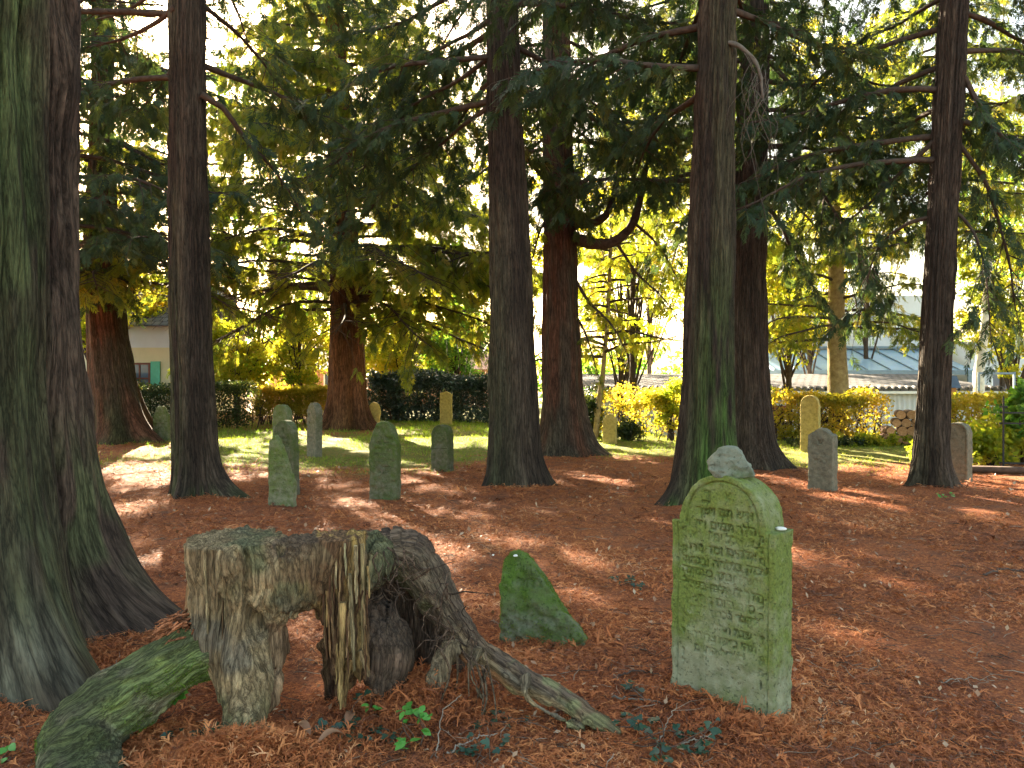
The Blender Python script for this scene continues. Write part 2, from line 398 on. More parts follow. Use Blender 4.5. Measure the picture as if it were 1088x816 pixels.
def grow(branches, seed, spray=.22, per_m=12, twig_gap=.16, twig_len=.85, droop=.55, hang=.5, fstart=.2, keep=None, big=1.0):
    """branches: list of (points(n,3), radii(n)). Returns limbs Q, leaves Q"""
    r = np.random.RandomState(seed)
    limbs, leaves = Q(), Q(); spray *= .74; per_m *= 1.4
    tp, td, tl, tr = [], [], [], []
    for P, rad in branches:
        P = np.asarray(P, float); rad = np.asarray(rad, float)
        v, q = tube(P, rad, 6 if rad[0] > .03 else 5, True, .012, seed)
        limbs.add(v, q, fib=v*np.array([.6, .6, .3]))
        seg = np.linalg.norm(np.diff(P, axis=0), axis=1); s = np.concatenate([[0], np.cumsum(seg)]); L = s[-1]
        T = nrm(np.gradient(P, axis=0))
        ns = max(3, int(L*(1-fstart)/twig_gap))
        u = fstart+(1-fstart)*(np.arange(ns)+r.rand(ns))/ns
        pos = np.stack([np.interp(u*L, s, P[:, k]) for k in range(3)], -1)
        tan = nrm(np.stack([np.interp(u*L, s, T[:, k]) for k in range(3)], -1))
        side = nrm(np.cross(tan, [0, 0, 1.]))
        for sg in (1, -1):
            m = r.rand(ns) < .93
            a = r.uniform(.5, 1.25, ns)[:, None]
            d = nrm(tan*np.cos(a)+sg*side*np.sin(a)+np.array([0, 0, 1])*(r.uniform(-.75, .1, ns)*droop)[:, None])
            ln = twig_len*(.35+.65*np.sin(np.pi*np.clip(.12+.88*(1-u), 0, 1)**.8))*r.uniform(.6, 1.25, ns)*min(1.3, .45+L*.22)
            tp.append(pos[m]); td.append(d[m]); tl.append(ln[m]); tr.append(np.full(m.sum(), 1.))
        # leading tip
        tp.append(P[-1:]); td.append(T[-1:]); tl.append(np.array([twig_len*.7])); tr.append(np.ones(1))
    tp = np.concatenate(tp); td = np.concatenate(td); tl = np.concatenate(tl)
    # each twig is two sticks, the outer one bending down
    X, Y, Z = frames(td, np.array([0, 0, 1.])+r.normal(0, .05, td.shape))
    rw = .0045+.006*tl
    v, q = scatter(STICK_V, STICK_Q, tp, X, Y, Z, np.stack([tl*.55, rw, rw], -1)); limbs.add(v, q, fib=v*.3)
    mid = tp+td*tl[:, None]*.55
    d2 = nrm(td+np.array([0, 0, -1.])*(droop*r.uniform(.3, 1.2, len(td)))[:, None])
    X, Y, Z = frames(d2, np.array([0, 0, 1.])+r.normal(0, .05, td.shape))
    v, q = scatter(STICK_V, STICK_Q, mid, X, Y, Z, np.stack([tl*.5, rw*.5, rw*.5], -1)); limbs.add(v, q, fib=v*.3)
    # sprays
    cnt = np.maximum(2, (tl*per_m).astype(int)); idx = np.repeat(np.arange(len(tl)), cnt)
    u = r.rand(len(idx))**.85
    first = u < .55
    p = np.where(first[:, None], tp[idx]+td[idx]*(tl[idx]*u)[:, None], mid[idx]+d2[idx]*(tl[idx]*(u-.55))[:, None])
    dd = np.where(first[:, None], td[idx], d2[idx])
    sd = nrm(np.cross(dd, [0, 0, 1.]))*np.where(r.rand(len(idx)) < .5, 1, -1)[:, None]
    dr = nrm(dd*r.uniform(.3, 1, len(idx))[:, None]+sd*r.uniform(.1, 1, len(idx))[:, None]+np.array([0, 0, -1.])*(hang*r.uniform(0, 1.6, len(idx)))[:, None]+r.normal(0, .12, p.shape))
    sc = spray*r.uniform(.6, 1.3, len(idx))
    m = sky_gap(p)
    if keep is not None: m &= keep(p)
    p, dr, sc, idx = p[m], dr[m], sc[m], idx[m]
    X, Y, Z = frames(dr, np.array([0, 0, 1.])+r.normal(0, .45, p.shape))
    hue = np.clip(.5+.22*r.normal(size=len(p))+.12*r.normal(size=len(tl))[idx], 0, 1)
    kind = r.randint(0, len(SPR), len(p))
    for k, (tv, tq) in enumerate(SPR):
        m = kind == k
        if not m.any(): continue
        v, q = scatter(tv, tq, p[m], X[m], Y[m], Z[m], sc[m]*big)
        leaves.add(v, q, hue=np.repeat(hue[m], len(tq)))
    return limbs, leaves

def limb(p0, az, L, e0=.15, drop=.35, up=.0, r0=.045, n=9, wig=.12, seed=0):
    r = np.random.RandomState(seed)
    t = np.linspace(0, 1, n)
    hd = np.array([math.cos(az), math.sin(az)]); sd = np.array([-hd[1], hd[0]])
    w = wig*L*(np.sin(t*4+r.rand()*6)-np.sin(r.rand()*0))*t*.5+.08*L*t*t*r.uniform(-1, 1)
    x = p0[0]+hd[0]*L*t+sd[0]*w; y = p0[1]+hd[1]*L*t+sd[1]*w
    z = p0[2]+L*(e0*t-drop*t*t+up*t**3)+.03*L*np.sin(t*7+r.rand()*6)*t
    return np.stack([x, y, z], -1), r0*(1-.85*t)+.006

def trunk_at(path, z):
    P = np.asarray(path); return np.array([np.interp(z, P[:, 2], P[:, 0]), np.interp(z, P[:, 2], P[:, 1]), z])
def whorls(path, z0, z1, step, Lf, seed, e0=.15, drop=.35, az=None, r0=.04, up=.08, azw=None):
    r = np.random.RandomState(seed); out = []; z = z0; a = r.rand()*6
    while z < z1:
        a += 2.4+r.uniform(-.4, .4)
        aa = a if azw is None else azw(a, r)
        L = Lf(z)*r.uniform(.75, 1.2)
        p = trunk_at(path, z)
        out.append(limb(p, aa, L, e0*r.uniform(.3, 1.6), drop*r.uniform(.6, 1.4), up, r0*min(1.3, .5+L*.2), seed=r.randint(1e6)))
        z += step*r.uniform(.7, 1.3)
    return out

BACK = lambda a, r: math.radians(90+((a % 6.283)/3.1416-1)*105)
def px_path(rows, d, H, tip=.03):
    """rows: (px, py, width px) at distance d, from low to high; extended to height H"""
    out = []
    for px, py, w in rows:
        p = W(px, py, d); out.append((p[0], p[1], p[2], w/F*d/2))
    a, b = out[-2], out[-1]
    sl = (b[0]-a[0])/(b[2]-a[2])*.5
    rr = b[3]; z = b[2]
    if H > z:
        for t in (.35, .7, 1.0):
            zz = z+(H-z)*t; out.append((b[0]+sl*(zz-z), b[1], zz, rr*(1-t)+tip*t))
    lo = out[0]
    if lo[2] > -.3: out.insert(0, (lo[0], lo[1], -.3, lo[3]*1.02))
    return out

def build_tree(name, label, cat, d, rows, H, lobes, flare, zs, M, branches=None, crown_kw=None, nz=200, nth=160, rough=.012, flute=.04,
               tint=None, seed=0, ridge=22, crown_label=None, leafmat=None, extra=None, group=None, limb_mat=None, keep=None):
    path = px_path(rows, d, H)
    base = trunk_at(path, 0.0); base[2] = 0
    root = thing(name, label, cat, base, 0, group)
    V, q, fib, col = make_trunk(path, base, nz, nth, lobes, flare, zs, flute, rough, seed, tint, ridge=ridge)
    obj('trunk', mesh_q('trunk', V, q, {'fib': ('POINT', 'FLOAT_VECTOR', fib), 'tint': ('POINT', 'FLOAT_VECTOR', col)}), M['bark'], root)
    br = branches(path) if branches else []
    if br:
        kw = dict(crown_kw or {}); kw.setdefault('seed', seed)
        limbs, leaves = grow(br, keep=keep, **kw)
        for k in range(len(limbs.v)): limbs.v[k] = limbs.v[k]-base.astype(np.float32)
        for k in range(len(leaves.v)): leaves.v[k] = leaves.v[k]-base.astype(np.float32)
        me = limbs.mesh('limbs', True)
        obj('limbs', me, limb_mat or M['limb'], root)
        cr = obj('crown', leaves.mesh('crown', False), leafmat or M['leaf'], root)
        if crown_label: cr['label'] = crown_label
    return root, path, base

# broad leaved shrubs, hedges and far trees
LEAF_V = np.array([(0, 0, 0), (.5, .32, -.04), (1, 0, -.16), (.5, -.32, -.04)]); LEAF_Q = np.array([(0, 1, 2, 3)])
LEAF2_V = np.array([(0, 0, 0), (.3, .22, .05), (.7, .2, .02), (1, 0, -.12), (.7, -.2, .02), (.3, -.22, .05)]);
LEAF2_Q = np.array([(0, 1, 2, 5), (2, 3, 4, 5)])
def leaves_at(p, r, size, hue, flat=.5, tv=LEAF_V, tq=LEAF_Q, down=.3):
    d = r.normal(size=p.shape); d[:, 2] -= down; X, Y, Z = frames(d, np.array([0, 0, flat])+r.normal(0, .5, p.shape))
    v, q = scatter(tv, tq, p, X, Y, Z, size*r.uniform(.6, 1.3, len(p)))
    return v, q, np.repeat(hue, len(tq))
def clumps(centres, rad, n, r, squash=.7, shell=.55):
    idx = r.randint(0, len(centres), n)
    d = nrm(r.normal(size=(n, 3)))*((shell+(1-shell)*r.rand(n))**1.0*rad[idx])[:, None]
    d[:, 2] *= squash
    return centres[idx]+d, idx
def leafy_crown(c, rx, ry, rz, ncl, clr, n, size, seed, hollow=.35, org=(0, 0, 0)):
    r = np.random.RandomState(seed)
    u = nrm(r.normal(size=(ncl, 3)))*((hollow+(1-hollow)*r.rand(ncl))**.8)[:, None]
    cen = np.array(c)+u*np.array([rx, ry, rz])
    rad = clr*r.uniform(.5, 1.4, ncl)
    p, idx = clumps(cen, rad, n, r)
    m = sky_gap(p+np.array(org)); p, idx = p[m], idx[m]
    hue = np.clip(.5+.2*r.normal(size=len(p))+.2*r.normal(size=ncl)[idx], 0, 1)
    v, q, h = leaves_at(p, r, size, hue)
    return v, q, h, cen
def leafy_tree(name, label, cat, base, H, trunk_r, c, rr, ncl, clr, n, size, seed, M, leafmat, barkm=None, group=None, lean=(0, 0), fork=.5, parts=True):
    base = np.array(base, float); root = thing(name, label, cat, base, 0, group)
    r = np.random.RandomState(seed)
    v, q, h, cen = leafy_crown(np.array(c)-base, rr[0], rr[1], rr[2], ncl, clr, n, size, seed, org=base)
    top = np.array(c)-base+np.array([0, 0, rr[2]*.5])
    tq = Q(); pts = smooth_path([(0, 0, -.2), (lean[0]*.4, lean[1]*.4, top[2]*.4), tuple(top)], 12)
    vv, qq = tube(pts, np.linspace(trunk_r, trunk_r*.25, 12), 9, True, trunk_r*.1, seed); tq.add(vv, qq, fib=vv*np.array([1, 1, .2]))
    for k in range(min(len(cen), 22)):
        f = r.uniform(.25, .8); i = int(f*11); a = pts[i]; b = cen[k]
        m = (a+b)/2+np.array([0, 0, r.uniform(-.1, .25)])
        vv, qq = tube(smooth_path([a, m, b], 7), np.linspace(trunk_r*.4*(1-f*.5), .012, 7), 5, True, .02, seed+k); tq.add(vv, qq, fib=vv*np.array([1, 1, .3]))
    obj('trunk', tq.mesh('trunk', True), barkm or M['limb'], root)
    obj('crown', mesh_q('crown', v, q, {'hue': ('FACE', 'FLOAT', h)}, False), leafmat, root)
    return root
def hedge(name, label, x0, x1, y0, y1, z0, z1, n, size, seed, M, leafmat, nstem=40, cat='hedge', bottom=.25, rag=.12, solid=1.0, slope=0, ang=0, org=(0, 0)):
    r = np.random.RandomState(seed); root = thing(name, label, cat, (org[0], org[1], 0), ang)
    # leaves crowd towards the faces of the hedge
    s = r.rand(n, 3); face = r.randint(0, 6, n)
    e = r.rand(n)**2*.35
    s[:, 1] = np.where(face < 3, e*.8, s[:, 1]); s[:, 1] = np.where(face == 3, 1-e*.8, s[:, 1]); s[:, 2] = np.where(face >= 4, 1-e*.6, s[:, 2])
    lump = vnoise(np.stack([s[:, 0]*(x1-x0)*1.3, s[:, 1]*2, s[:, 2]*2], -1), seed)
    p = np.stack([x0+s[:, 0]*(x1-x0), y0+s[:, 1]*(y1-y0), z0+bottom+s[:, 2]*(z1-z0-bottom)], -1)
    p[:, 2] += rag*lump*s[:, 2]; p[:, 1] += rag*1.2*vnoise(p*1.1, seed+3); p += r.normal(0, .03, p.shape)
    gap = vnoise(p*np.array([2.2, 2.2, 2.2]), seed+5)+.3*vnoise(p*6, seed+6)
    m = gap < (solid*1.3-.3+.25*s[:, 2])
    if solid < .9: m &= sky_gap(p) | (r.rand(n) < .4)
    p = p[m]
    hue = np.clip(.5+.2*r.normal(size=len(p))+.25*vnoise(p*.9, seed+8), 0, 1)
    v, q, h = leaves_at(p, r, size, hue, tv=LEAF_V)
    tq = Q()
    for k in range(nstem):
        x = r.uniform(x0, x1); y = r.uniform(y0+.1, y1-.1); h1 = z0+(z1-z0)*r.uniform(.6, .95)
        pts = [(x, y, z0-.1)]
        for f in (.35, .7, 1): pts.append((x+r.normal(0, .14)*f*1.6, y+r.normal(0, .1)*f, z0+(h1-z0)*f))
        vv, qq = tube(smooth_path(pts, 8), np.linspace(.022*r.uniform(.6, 1.5), .006, 8), 5); tq.add(vv, qq, fib=vv)
        for b in range(4):
            f = r.uniform(.3, .85); i = int(f*7); a = smooth_path(pts, 8)[i]; e2 = a+np.array([r.normal(0, .25), r.normal(0, .15), r.uniform(.1, .4)])
            if e2[2] > z1: e2[2] = z1-.05
            vv, qq = tube([a, (a+e2)/2+r.normal(0, .03, 3), e2], [.009, .006, .003], 4); tq.add(vv, qq, fib=vv)
    obj('stems', tq.mesh('stems', True), M['limb'], root)
    obj('foliage', mesh_q('foliage', v, q, {'hue': ('FACE', 'FLOAT', h)}, False), leafmat, root)
    return root
# ---------------------------------------------------------------- gravestones
def heb(s): return s[::-1]
_font_cache = {}
def text_tris(s, size, sx=1.0):
    c = bpy.data.curves.new('inscription', 'FONT'); c.body = s; c.size = size; c.align_x = 'CENTER'; c.align_y = 'CENTER'; c.resolution_u = 2
    c.offset = size*.022
    o = bpy.data.objects.new('inscription', c); C.objects.link(o)
    dg = bpy.context.evaluated_depsgraph_get(); dg.update()
    me = bpy.data.meshes.new_from_object(o.evaluated_get(dg)); me.calc_loop_triangles()
    co = np.empty(len(me.vertices)*3, np.float32); me.vertices.foreach_get('co', co); co = co.reshape(-1, 3)[:, :2]
    t = np.empty(len(me.loop_triangles)*3, np.int32); me.loop_triangles.foreach_get('vertices', t); t = t.reshape(-1, 3)
    bpy.data.objects.remove(o); bpy.data.meshes.remove(me); bpy.data.curves.remove(c)
    co = co.copy(); co[:, 0] *= sx
    return co[t]
def raster(texts, u0, u1, z0, z1, res):
    """texts: (string, u, z, size, sx, rot)"""
    nu, nz = int((u1-u0)/res)+2, int((z1-z0)/res)+2
    m = np.zeros((nu, nz), np.float32)
    for s, u, z, size, sx, rot in texts:
        if not s.strip(): continue
        for tri in text_tris(s, size, sx):
            if rot:
                c_, s_ = math.cos(rot), math.sin(rot); tri = tri@np.array([[c_, s_], [-s_, c_]])
            A = (tri+np.array([u-u0, z-z0]))/res
            i0, j0 = np.floor(A.min(0)).astype(int); i1, j1 = np.ceil(A.max(0)).astype(int)+1
            i0, j0 = max(i0, 0), max(j0, 0); i1, j1 = min(i1, nu), min(j1, nz)
            if i1 <= i0 or j1 <= j0: continue
            I, J = np.meshgrid(np.arange(i0, i1), np.arange(j0, j1), indexing='ij')
            def e(a, b): return (b[0]-a[0])*(J-a[1])-(b[1]-a[1])*(I-a[0])
            w0, w1, w2 = e(A[0], A[1]), e(A[1], A[2]), e(A[2], A[0])
            ins = ((w0 >= -.3) & (w1 >= -.3) & (w2 >= -.3)) | ((w0 <= .3) & (w1 <= .3) & (w2 <= .3))
            m[i0:i1, j0:j1] = np.maximum(m[i0:i1, j0:j1], ins)
    return m
def blur(m, k):
    for ax in (0, 1):
        a = m.copy()
        for s in range(1, k+1): a = a+np.roll(m, s, ax)+np.roll(m, -s, ax)
        m = a/(2*k+1)
    return m
def arch(w, hs, ha, inset=0, n=20, base=-.2, r=None):
    """shouldered round topped outline: half width w, shoulder height hs, arch apex ha, arch inset"""
    ra = w-inset; p = [(-w, base), (w, base), (w, hs)]
    if inset > 0: p.append((w-inset, hs))
    st = ha-ra if r is None else ha-r
    rz = ra if r is None else r
    for k in range(n+1):
        a = math.pi*k/n; p.append((ra*math.cos(a), st+rz*math.sin(a)))
    if inset > 0: p.append((-(w-inset), hs))
    p.append((-w, hs)); return p
def stone(name, label, poly, t, loc, rotz, vox, mat, texts=(), carve=.004, panel=None, seed=0, wob=.006, moss=None, lean=(0, 0), cat='gravestone', res=.002, rnd=.012, side_round=None, extra=None, group=None):
    poly = np.asarray(poly, float)
    u0, z0 = poly.min(0)-.03; u1, z1 = poly.max(0)+.03
    mask = blur(raster(texts, u0, u1, z0, z1, res), 2 if res < .002 else 1) if texts else None
    def f(g):
        u, y, z = g[..., 0], g[..., 1], g[..., 2]
        U, Z = u[:, 0, :].astype(float), z[:, 0, :].astype(float)
        d2 = poly_sdf(U, Z, poly)
        dep = np.zeros_like(U)
        if panel is not None: dep = panel(U, Z, d2)
        if mask is not None:
            i = np.clip(((U-u0)/res), 0, mask.shape[0]-1).astype(int); j = np.clip(((Z-z0)/res), 0, mask.shape[1]-1).astype(int)
            wear = .18+.82*sm(-.4, .35, fbm(np.stack([U*10, Z*10, U*0+seed], -1), seed+40, 3))
            dep = dep+mask[i, j]*carve*wear
        rough = wob*.35*fbm(np.stack([U*22, Z*22, U*0], -1), seed+9, 3)
        a = d2[:, None, :]+0*y
        yy = y
        if side_round: yy = y
        df = -yy-t/2+(dep+rough)[:, None, :]; db = yy-t/2
        b = np.maximum(df, db)
        d = smax(a, b, rnd)
        d = d+wob*.6*vnoise(g*9., seed+1)+wob*.5*vnoise(g*26., seed+2)
        if extra is not None: d = extra(g, d)
        return d
    v, q = sdf_build(f, (u0, -t/2-.03, z0), (u1, t/2+.03, z1), vox)
    dirt_shade = np.zeros(len(v))
    if mask is not None:
        i = np.clip((v[:, 0]-u0)/res, 0, mask.shape[0]-1).astype(int); j = np.clip((v[:, 2]-z0)/res, 0, mask.shape[1]-1).astype(int)
        dirt_shade = mask[i, j]*(v[:, 1] < 0)*(.1+.9*sm(-.2, .5, fbm(v*np.array([9, 9, 9]), seed+41, 3)))  # carving shade and dark algae painted into the letters
    ms = np.full(len(v), .5) if moss is None else moss(v)
    o = obj(name, mesh_q(name, v, q, {'moss': ('POINT', 'FLOAT', ms), 'dirt_shade': ('POINT', 'FLOAT', dirt_shade)}), mat, None, loc, rotz)
    o.rotation_euler = (lean[0], lean[1], rotz)
    return tag(o, label, cat, group)
# ---------------------------------------------------------------- materials in use
M = {}
M['bark'] = mat_wood('fibrous bark', 27, .95, .02, 90)
M['stump'] = mat_wood('weathered stump wood', 36, 1.0, .012, 150)
def limb_m():
    m, nt = newmat('dead twig bark'); n = tex(nt, objco(nt), 14, 4, .6)
    c = ramp(nt, n, [(.3, (.035, .024, .018)), (.7, (.085, .062, .045))]).outputs[0]
    finish(nt, c, .9, bump(nt, n, .5, .004), .2); return m
M['limb'] = limb_m()
def sun_limb():  # lighter copy of the limb bark, sunlight put into its colour
    m, nt = newmat('sunlit coloured bark'); n = tex(nt, objco(nt), 9, 5, .65)
    c = ramp(nt, n, [(.3, (.16, .11, .05)), (.7, (.34, .27, .13))]).outputs[0]
    finish(nt, c, .9, bump(nt, n, .5, .006), .2); return m
M['sunbark'] = sun_limb()
M['leaf'] = mat_leaf('dark conifer sprays', [(.0, (.02, .035, .022)), (.45, (.032, .062, .034)), (.75, (.05, .085, .035)), (1, (.10, .10, .03))],
                     [(.0, (.035, .06, .02)), (.45, (.06, .11, .025)), (.75, (.16, .2, .03)), (1, (.32, .26, .04))], tw=.35)
M['leaflit'] = mat_leaf('backlit olive sprays', [(.0, (.03, .05, .02)), (.5, (.07, .095, .02)), (1, (.16, .14, .03))],  # lighter, yellower copy of the conifer sprays; backlit glow put into the colour
                     [(.0, (.11, .19, .025)), (.5, (.36, .42, .03)), (1, (.68, .50, .045))], tw=.52)
M['leafyel'] = mat_leaf('yellow green leaves', [(.0, (.05, .10, .015)), (.45, (.16, .2, .02)), (1, (.34, .24, .03))],
                     [(.0, (.2, .38, .02)), (.45, (.6, .62, .03)), (1, (.85, .6, .05))], tw=.55)
M['leafgreen'] = mat_leaf('fresh green leaves', [(.0, (.035, .09, .02)), (.6, (.07, .15, .025)), (1, (.16, .2, .04))],
                     [(.0, (.12, .35, .03)), (.6, (.3, .55, .04)), (1, (.5, .6, .05))], tw=.45)
M['hedgedark'] = mat_leaf('dark evergreen hedge leaves', [(.0, (.012, .022, .014)), (.6, (.025, .045, .02)), (1, (.07, .08, .02))],
                     [(.0, (.02, .05, .01)), (.6, (.08, .12, .02)), (1, (.35, .3, .04))], rough=.5, spec=.25, tw=.35)
M['hedgeblue'] = mat_leaf('glossy blue green hedge leaves', [(.0, (.012, .03, .025)), (.6, (.025, .055, .045)), (1, (.06, .09, .08))],
                     [(.0, (.01, .03, .01)), (.6, (.03, .06, .02)), (1, (.08, .12, .03))], rough=.3, spec=.6, tw=.15)
M['hedgegold'] = mat_leaf('golden hedge leaves', [(.0, (.08, .09, .02)), (.5, (.22, .19, .03)), (1, (.36, .22, .05))],
                     [(.0, (.3, .36, .03)), (.5, (.72, .6, .04)), (1, (.85, .5, .05))], tw=.55)
M['ivy'] = mat_leaf('dark ivy leaves', [(.0, (.012, .04, .025)), (.6, (.02, .06, .035)), (1, (.04, .10, .05))],
                     [(.0, (.01, .05, .01)), (.6, (.02, .09, .02)), (1, (.05, .15, .03))], rough=.35, spec=.5, tw=.2)
M['seedling'] = mat_leaf('bright seedling leaves', [(.0, (.05, .2, .03)), (.6, (.10, .32, .05)), (1, (.2, .42, .09))],
                     [(.0, (.06, .3, .02)), (.6, (.15, .45, .05)), (1, (.3, .6, .08))], rough=.4, spec=.4, tw=.3)
M['litter'] = mat_leaf('fallen rust coloured sprays', [(.0, (.035, .014, .009)), (.3, (.17, .055, .025)), (.6, (.44, .142, .046)), (.85, (.60, .25, .09)), (1, (.62, .42, .25))],
                     [(.0, (.05, .02, .01)), (.5, (.25, .08, .02)), (1, (.45, .2, .05))], rough=.7, spec=.3, tw=.12)
M['grass'] = mat_leaf('grass blades', [(.0, (.05, .10, .015)), (.5, (.14, .23, .03)), (1, (.40, .33, .06))],
                     [(.0, (.15, .3, .02)), (.5, (.35, .5, .03)), (1, (.6, .55, .06))], tw=.45)
M['stone'] = mat_stone('mossy sandstone', (.235, .23, .155), (.13, .18, .042), (.02, .025, .012), .8)
M['stonebig'] = mat_stone('green algae sandstone', (.27, .285, .18), (.18, .235, .055), (.02, .03, .01), .85)
M['stonemoss'] = mat_stone('moss covered sandstone', (.15, .16, .10), (.10, .175, .028), (.015, .03, .008), .62)
M['stonegrey'] = mat_stone('grey weathered stone', (.20, .185, .13), (.12, .14, .05), (.03, .03, .025), .25)
M['stoneyel'] = mat_stone('yellow sandstone', (.5, .38, .12), (.3, .28, .06), (.1, .08, .03), .35)
M['mossleaf'] = mat_leaf('moss shoots', [(.0, (.05, .09, .015)), (.5, (.11, .18, .025)), (1, (.22, .28, .05))], [(.0, (.06, .12, .01)), (.5, (.15, .28, .02)), (1, (.3, .4, .05))], rough=.8, spec=.1, tw=.25)
M['rock'] = mat_stone('pale rough rock', (.20, .225, .17), (.10, .16, .05), (.03, .04, .03), .5)

# ---------------------------------------------------------------- ground
big_px = {}
TREES_XY = [(-3.37, 4.7), tuple(W(203, 0, 10)[:2]), tuple(W(546, 0, 10.9)[:2]), tuple(W(745, 0, 9.5)[:2]), tuple(W(990, 0, 10.7)[:2]), tuple(W(798, 0, 13.3)[:2]), tuple(W(602, 0, 15.4)[:2])]
for k, (x, y) in enumerate(TREES_XY): TREE_MOUNDS.append((x, y, .9 if k == 0 else .7, .06))
def litter_fac(x, y):
    """1 where rust litter covers the ground, 0 where grass shows"""
    n = .9*vnoise(np.stack([x*.35, y*.3, x*0], -1), 31)+.5*vnoise(np.stack([x*1.4, y*1.1, x*0], -1), 32)+.3*vnoise(np.stack([x*5, y*4, x*0], -1), 33)
    edge = 14.2+1.2*np.exp(-((x-1.0)/2.5)**2)+.6*np.sin(x*.7)
    f = sm(1.9, -1.9, y-edge+n*1.6)
    f = np.maximum(f, .75*sm(-6.4, -8.5, x)*sm(20, 17, y))          # under the leaning tree
    f = np.maximum(f, .6*np.exp(-((x+5.0)**2+(y-22)**2)/6)*(1+n))
    f = np.maximum(f, .55*sm(21, 23.5, y)*sm(-3.6, -6, x))
    return np.clip(f, 0, 1)
xs = np.concatenate([-np.geomspace(100, 5.2, 40), np.linspace(-5, 5, 251), np.geomspace(5.2, 100, 40)])
ys = np.concatenate([np.linspace(-30, 1.5, 20), np.linspace(1.6, 8, 190), np.geomspace(8.05, 30, 190), np.geomspace(31, 130, 30)])
gx, gy = np.meshgrid(xs, ys, indexing='ij'); gz = gh(gx, gy)
nx, ny = gx.shape; i, j = np.meshgrid(np.arange(nx-1), np.arange(ny-1), indexing='ij'); a = i*ny+j
gq = np.stack([a, a+ny, a+ny+1, a+1], -1).reshape(-1, 4)
def ground_mat():
    m, nt = newmat('forest floor'); co = objco(nt); lf = attr(nt, 'litter').outputs['Fac']
    n1 = tex(nt, co, 55, 5, .7, dist=.8); n2 = tex(nt, co, 3.2, 4, .6); n3 = tex(nt, co, 16, 5, .65); n4 = tex(nt, co, 140, 3, .7)
    red = ramp(nt, n1, [(.28, (.05, .018, .010)), (.42, (.17, .055, .026)), (.55, (.37, .12, .042)), (.68, (.52, .21, .08)), (.8, (.54, .36, .2))]).outputs[0]
    soil = ramp(nt, n3, [(.3, (.05, .03, .026)), (.7, (.13, .075, .055))]).outputs[0]
    red = mix(nt, ramp(nt, n2, [(.48, (0,)*3), (.68, (.55,)*3)]).outputs[0], red, soil)
    gr = ramp(nt, n1, [(.3, (.03, .05, .01)), (.5, (.08, .13, .02)), (.75, (.2, .2, .05))]).outputs[0]
    yel = ramp(nt, n3, [(.35, (.0,)*3), (.65, (.8,)*3)]).outputs[0]
    gr = mix(nt, yel, gr, (.24, .17, .05))
    fac = mth(nt, 'ADD', lf, mth(nt, 'MULTIPLY', mth(nt, 'SUBTRACT', n3, .5), .9)); fac = ramp(nt, fac, [(.3, (0,)*3), (.7, (1,)*3)]).outputs[0]
    c = mix(nt, fac, gr, red)
    b = bump(nt, n3, .7, .03); b = bump(nt, n1, 1.0, .018, b); b = bump(nt, n4, .7, .006, b)
    finish(nt, c, .95, b, .15); return m
G = mesh_q('ground', np.stack([gx, gy, gz], -1).reshape(-1, 3), gq, {'litter': ('POINT', 'FLOAT', litter_fac(gx, gy).ravel())})
tag(obj('ground', G, ground_mat()), kind='structure')

# litter: small curled rust sprays, dense close by
def scatter_ground(n, y0, y1, r, power=2.0, side=.85, fac=None):
    """positions with density falling with distance"""
    u = r.rand(n)
    y = y0*(y1/y0)**u if power == 2.0 else y0+(y1-y0)*u**power
    x = (r.rand(n)*2-1)*(side*y+.8)
    z = gh(x, y)
    return np.stack([x, y, z], -1)
def litter_templates():
    out = []
    for s in range(5):
        r = np.random.RandomState(50+s); v = []; q = []
        def strip(o, a, l, w, cz):
            k = len(v); n = 3
            for t in range(n+1):
                f = t/n; aa = a+cz*f; ww = w*(1-.65*f)
                c = np.array([o[0]+l*f*math.cos(aa), o[1]+l*f*math.sin(aa), o[2]+.16*l*math.sin(f*3.1)+(.05 if s % 2 else -.02)*f])
                pz = np.array([-math.sin(aa), math.cos(aa), 0])*ww
                v.append(c+pz); v.append(c-pz)
            for t in range(n): q.append((k+2*t, k+2*t+1, k+2*t+3, k+2*t+2))
        strip((0, 0, 0), 0, 1, .05, r.uniform(-.6, .6))
        for b in range([0, 2, 3, 5, 1][s]):
            f = r.uniform(.15, .8); strip((f, 0, .12*math.sin(f*3)), r.choice([-1, 1])*r.uniform(.4, .9), r.uniform(.25, .5), .045, r.uniform(-.4, .4))
        out.append((np.array(v), np.array(q)))
    return out
LT = litter_templates()
def litter(n, y0, y1, seed, s0, lift=.012):
    r = np.random.RandomState(seed); p = scatter_ground(n, y0, y1, r)
    keep = litter_fac(p[:, 0], p[:, 1]) > r.rand(n)*.9
    bare = vnoise(p*np.array([1.1, 1.1, 0]), 91)+.4*vnoise(p*np.array([4, 4, 0]), 92) > .42+.3*r.rand(n)
    p = p[keep & ~bare]; n = len(p)
    az = r.rand(n)*6.283; X = np.stack([np.cos(az), np.sin(az), r.normal(0, .22, n)], -1)
    X, Y, Z = frames(X, np.array([0, 0, 1.])+r.normal(0, .35, (n, 3)))
    p[:, 2] += r.rand(n)**2*lift
    sc = s0*(p[:, 1]/3.5)**.42*np.exp(r.normal(0, .45, n)); hue = np.clip(.52+.27*r.normal(size=n)+.25*vnoise(p*1.3, 93)+.15*vnoise(p*6, 94), 0, 1)
    kd = r.randint(0, len(LT), n); qq = Q()
    for k, (tv, tq) in enumerate(LT):
        m = kd == k; v, q = scatter(tv, tq, p[m], X[m], Y[m], Z[m], sc[m]); qq.add(v, q, hue=np.repeat(hue[m], len(tq)))
    return qq
LQ = litter(270000, 2.4, 20, 5, .029)
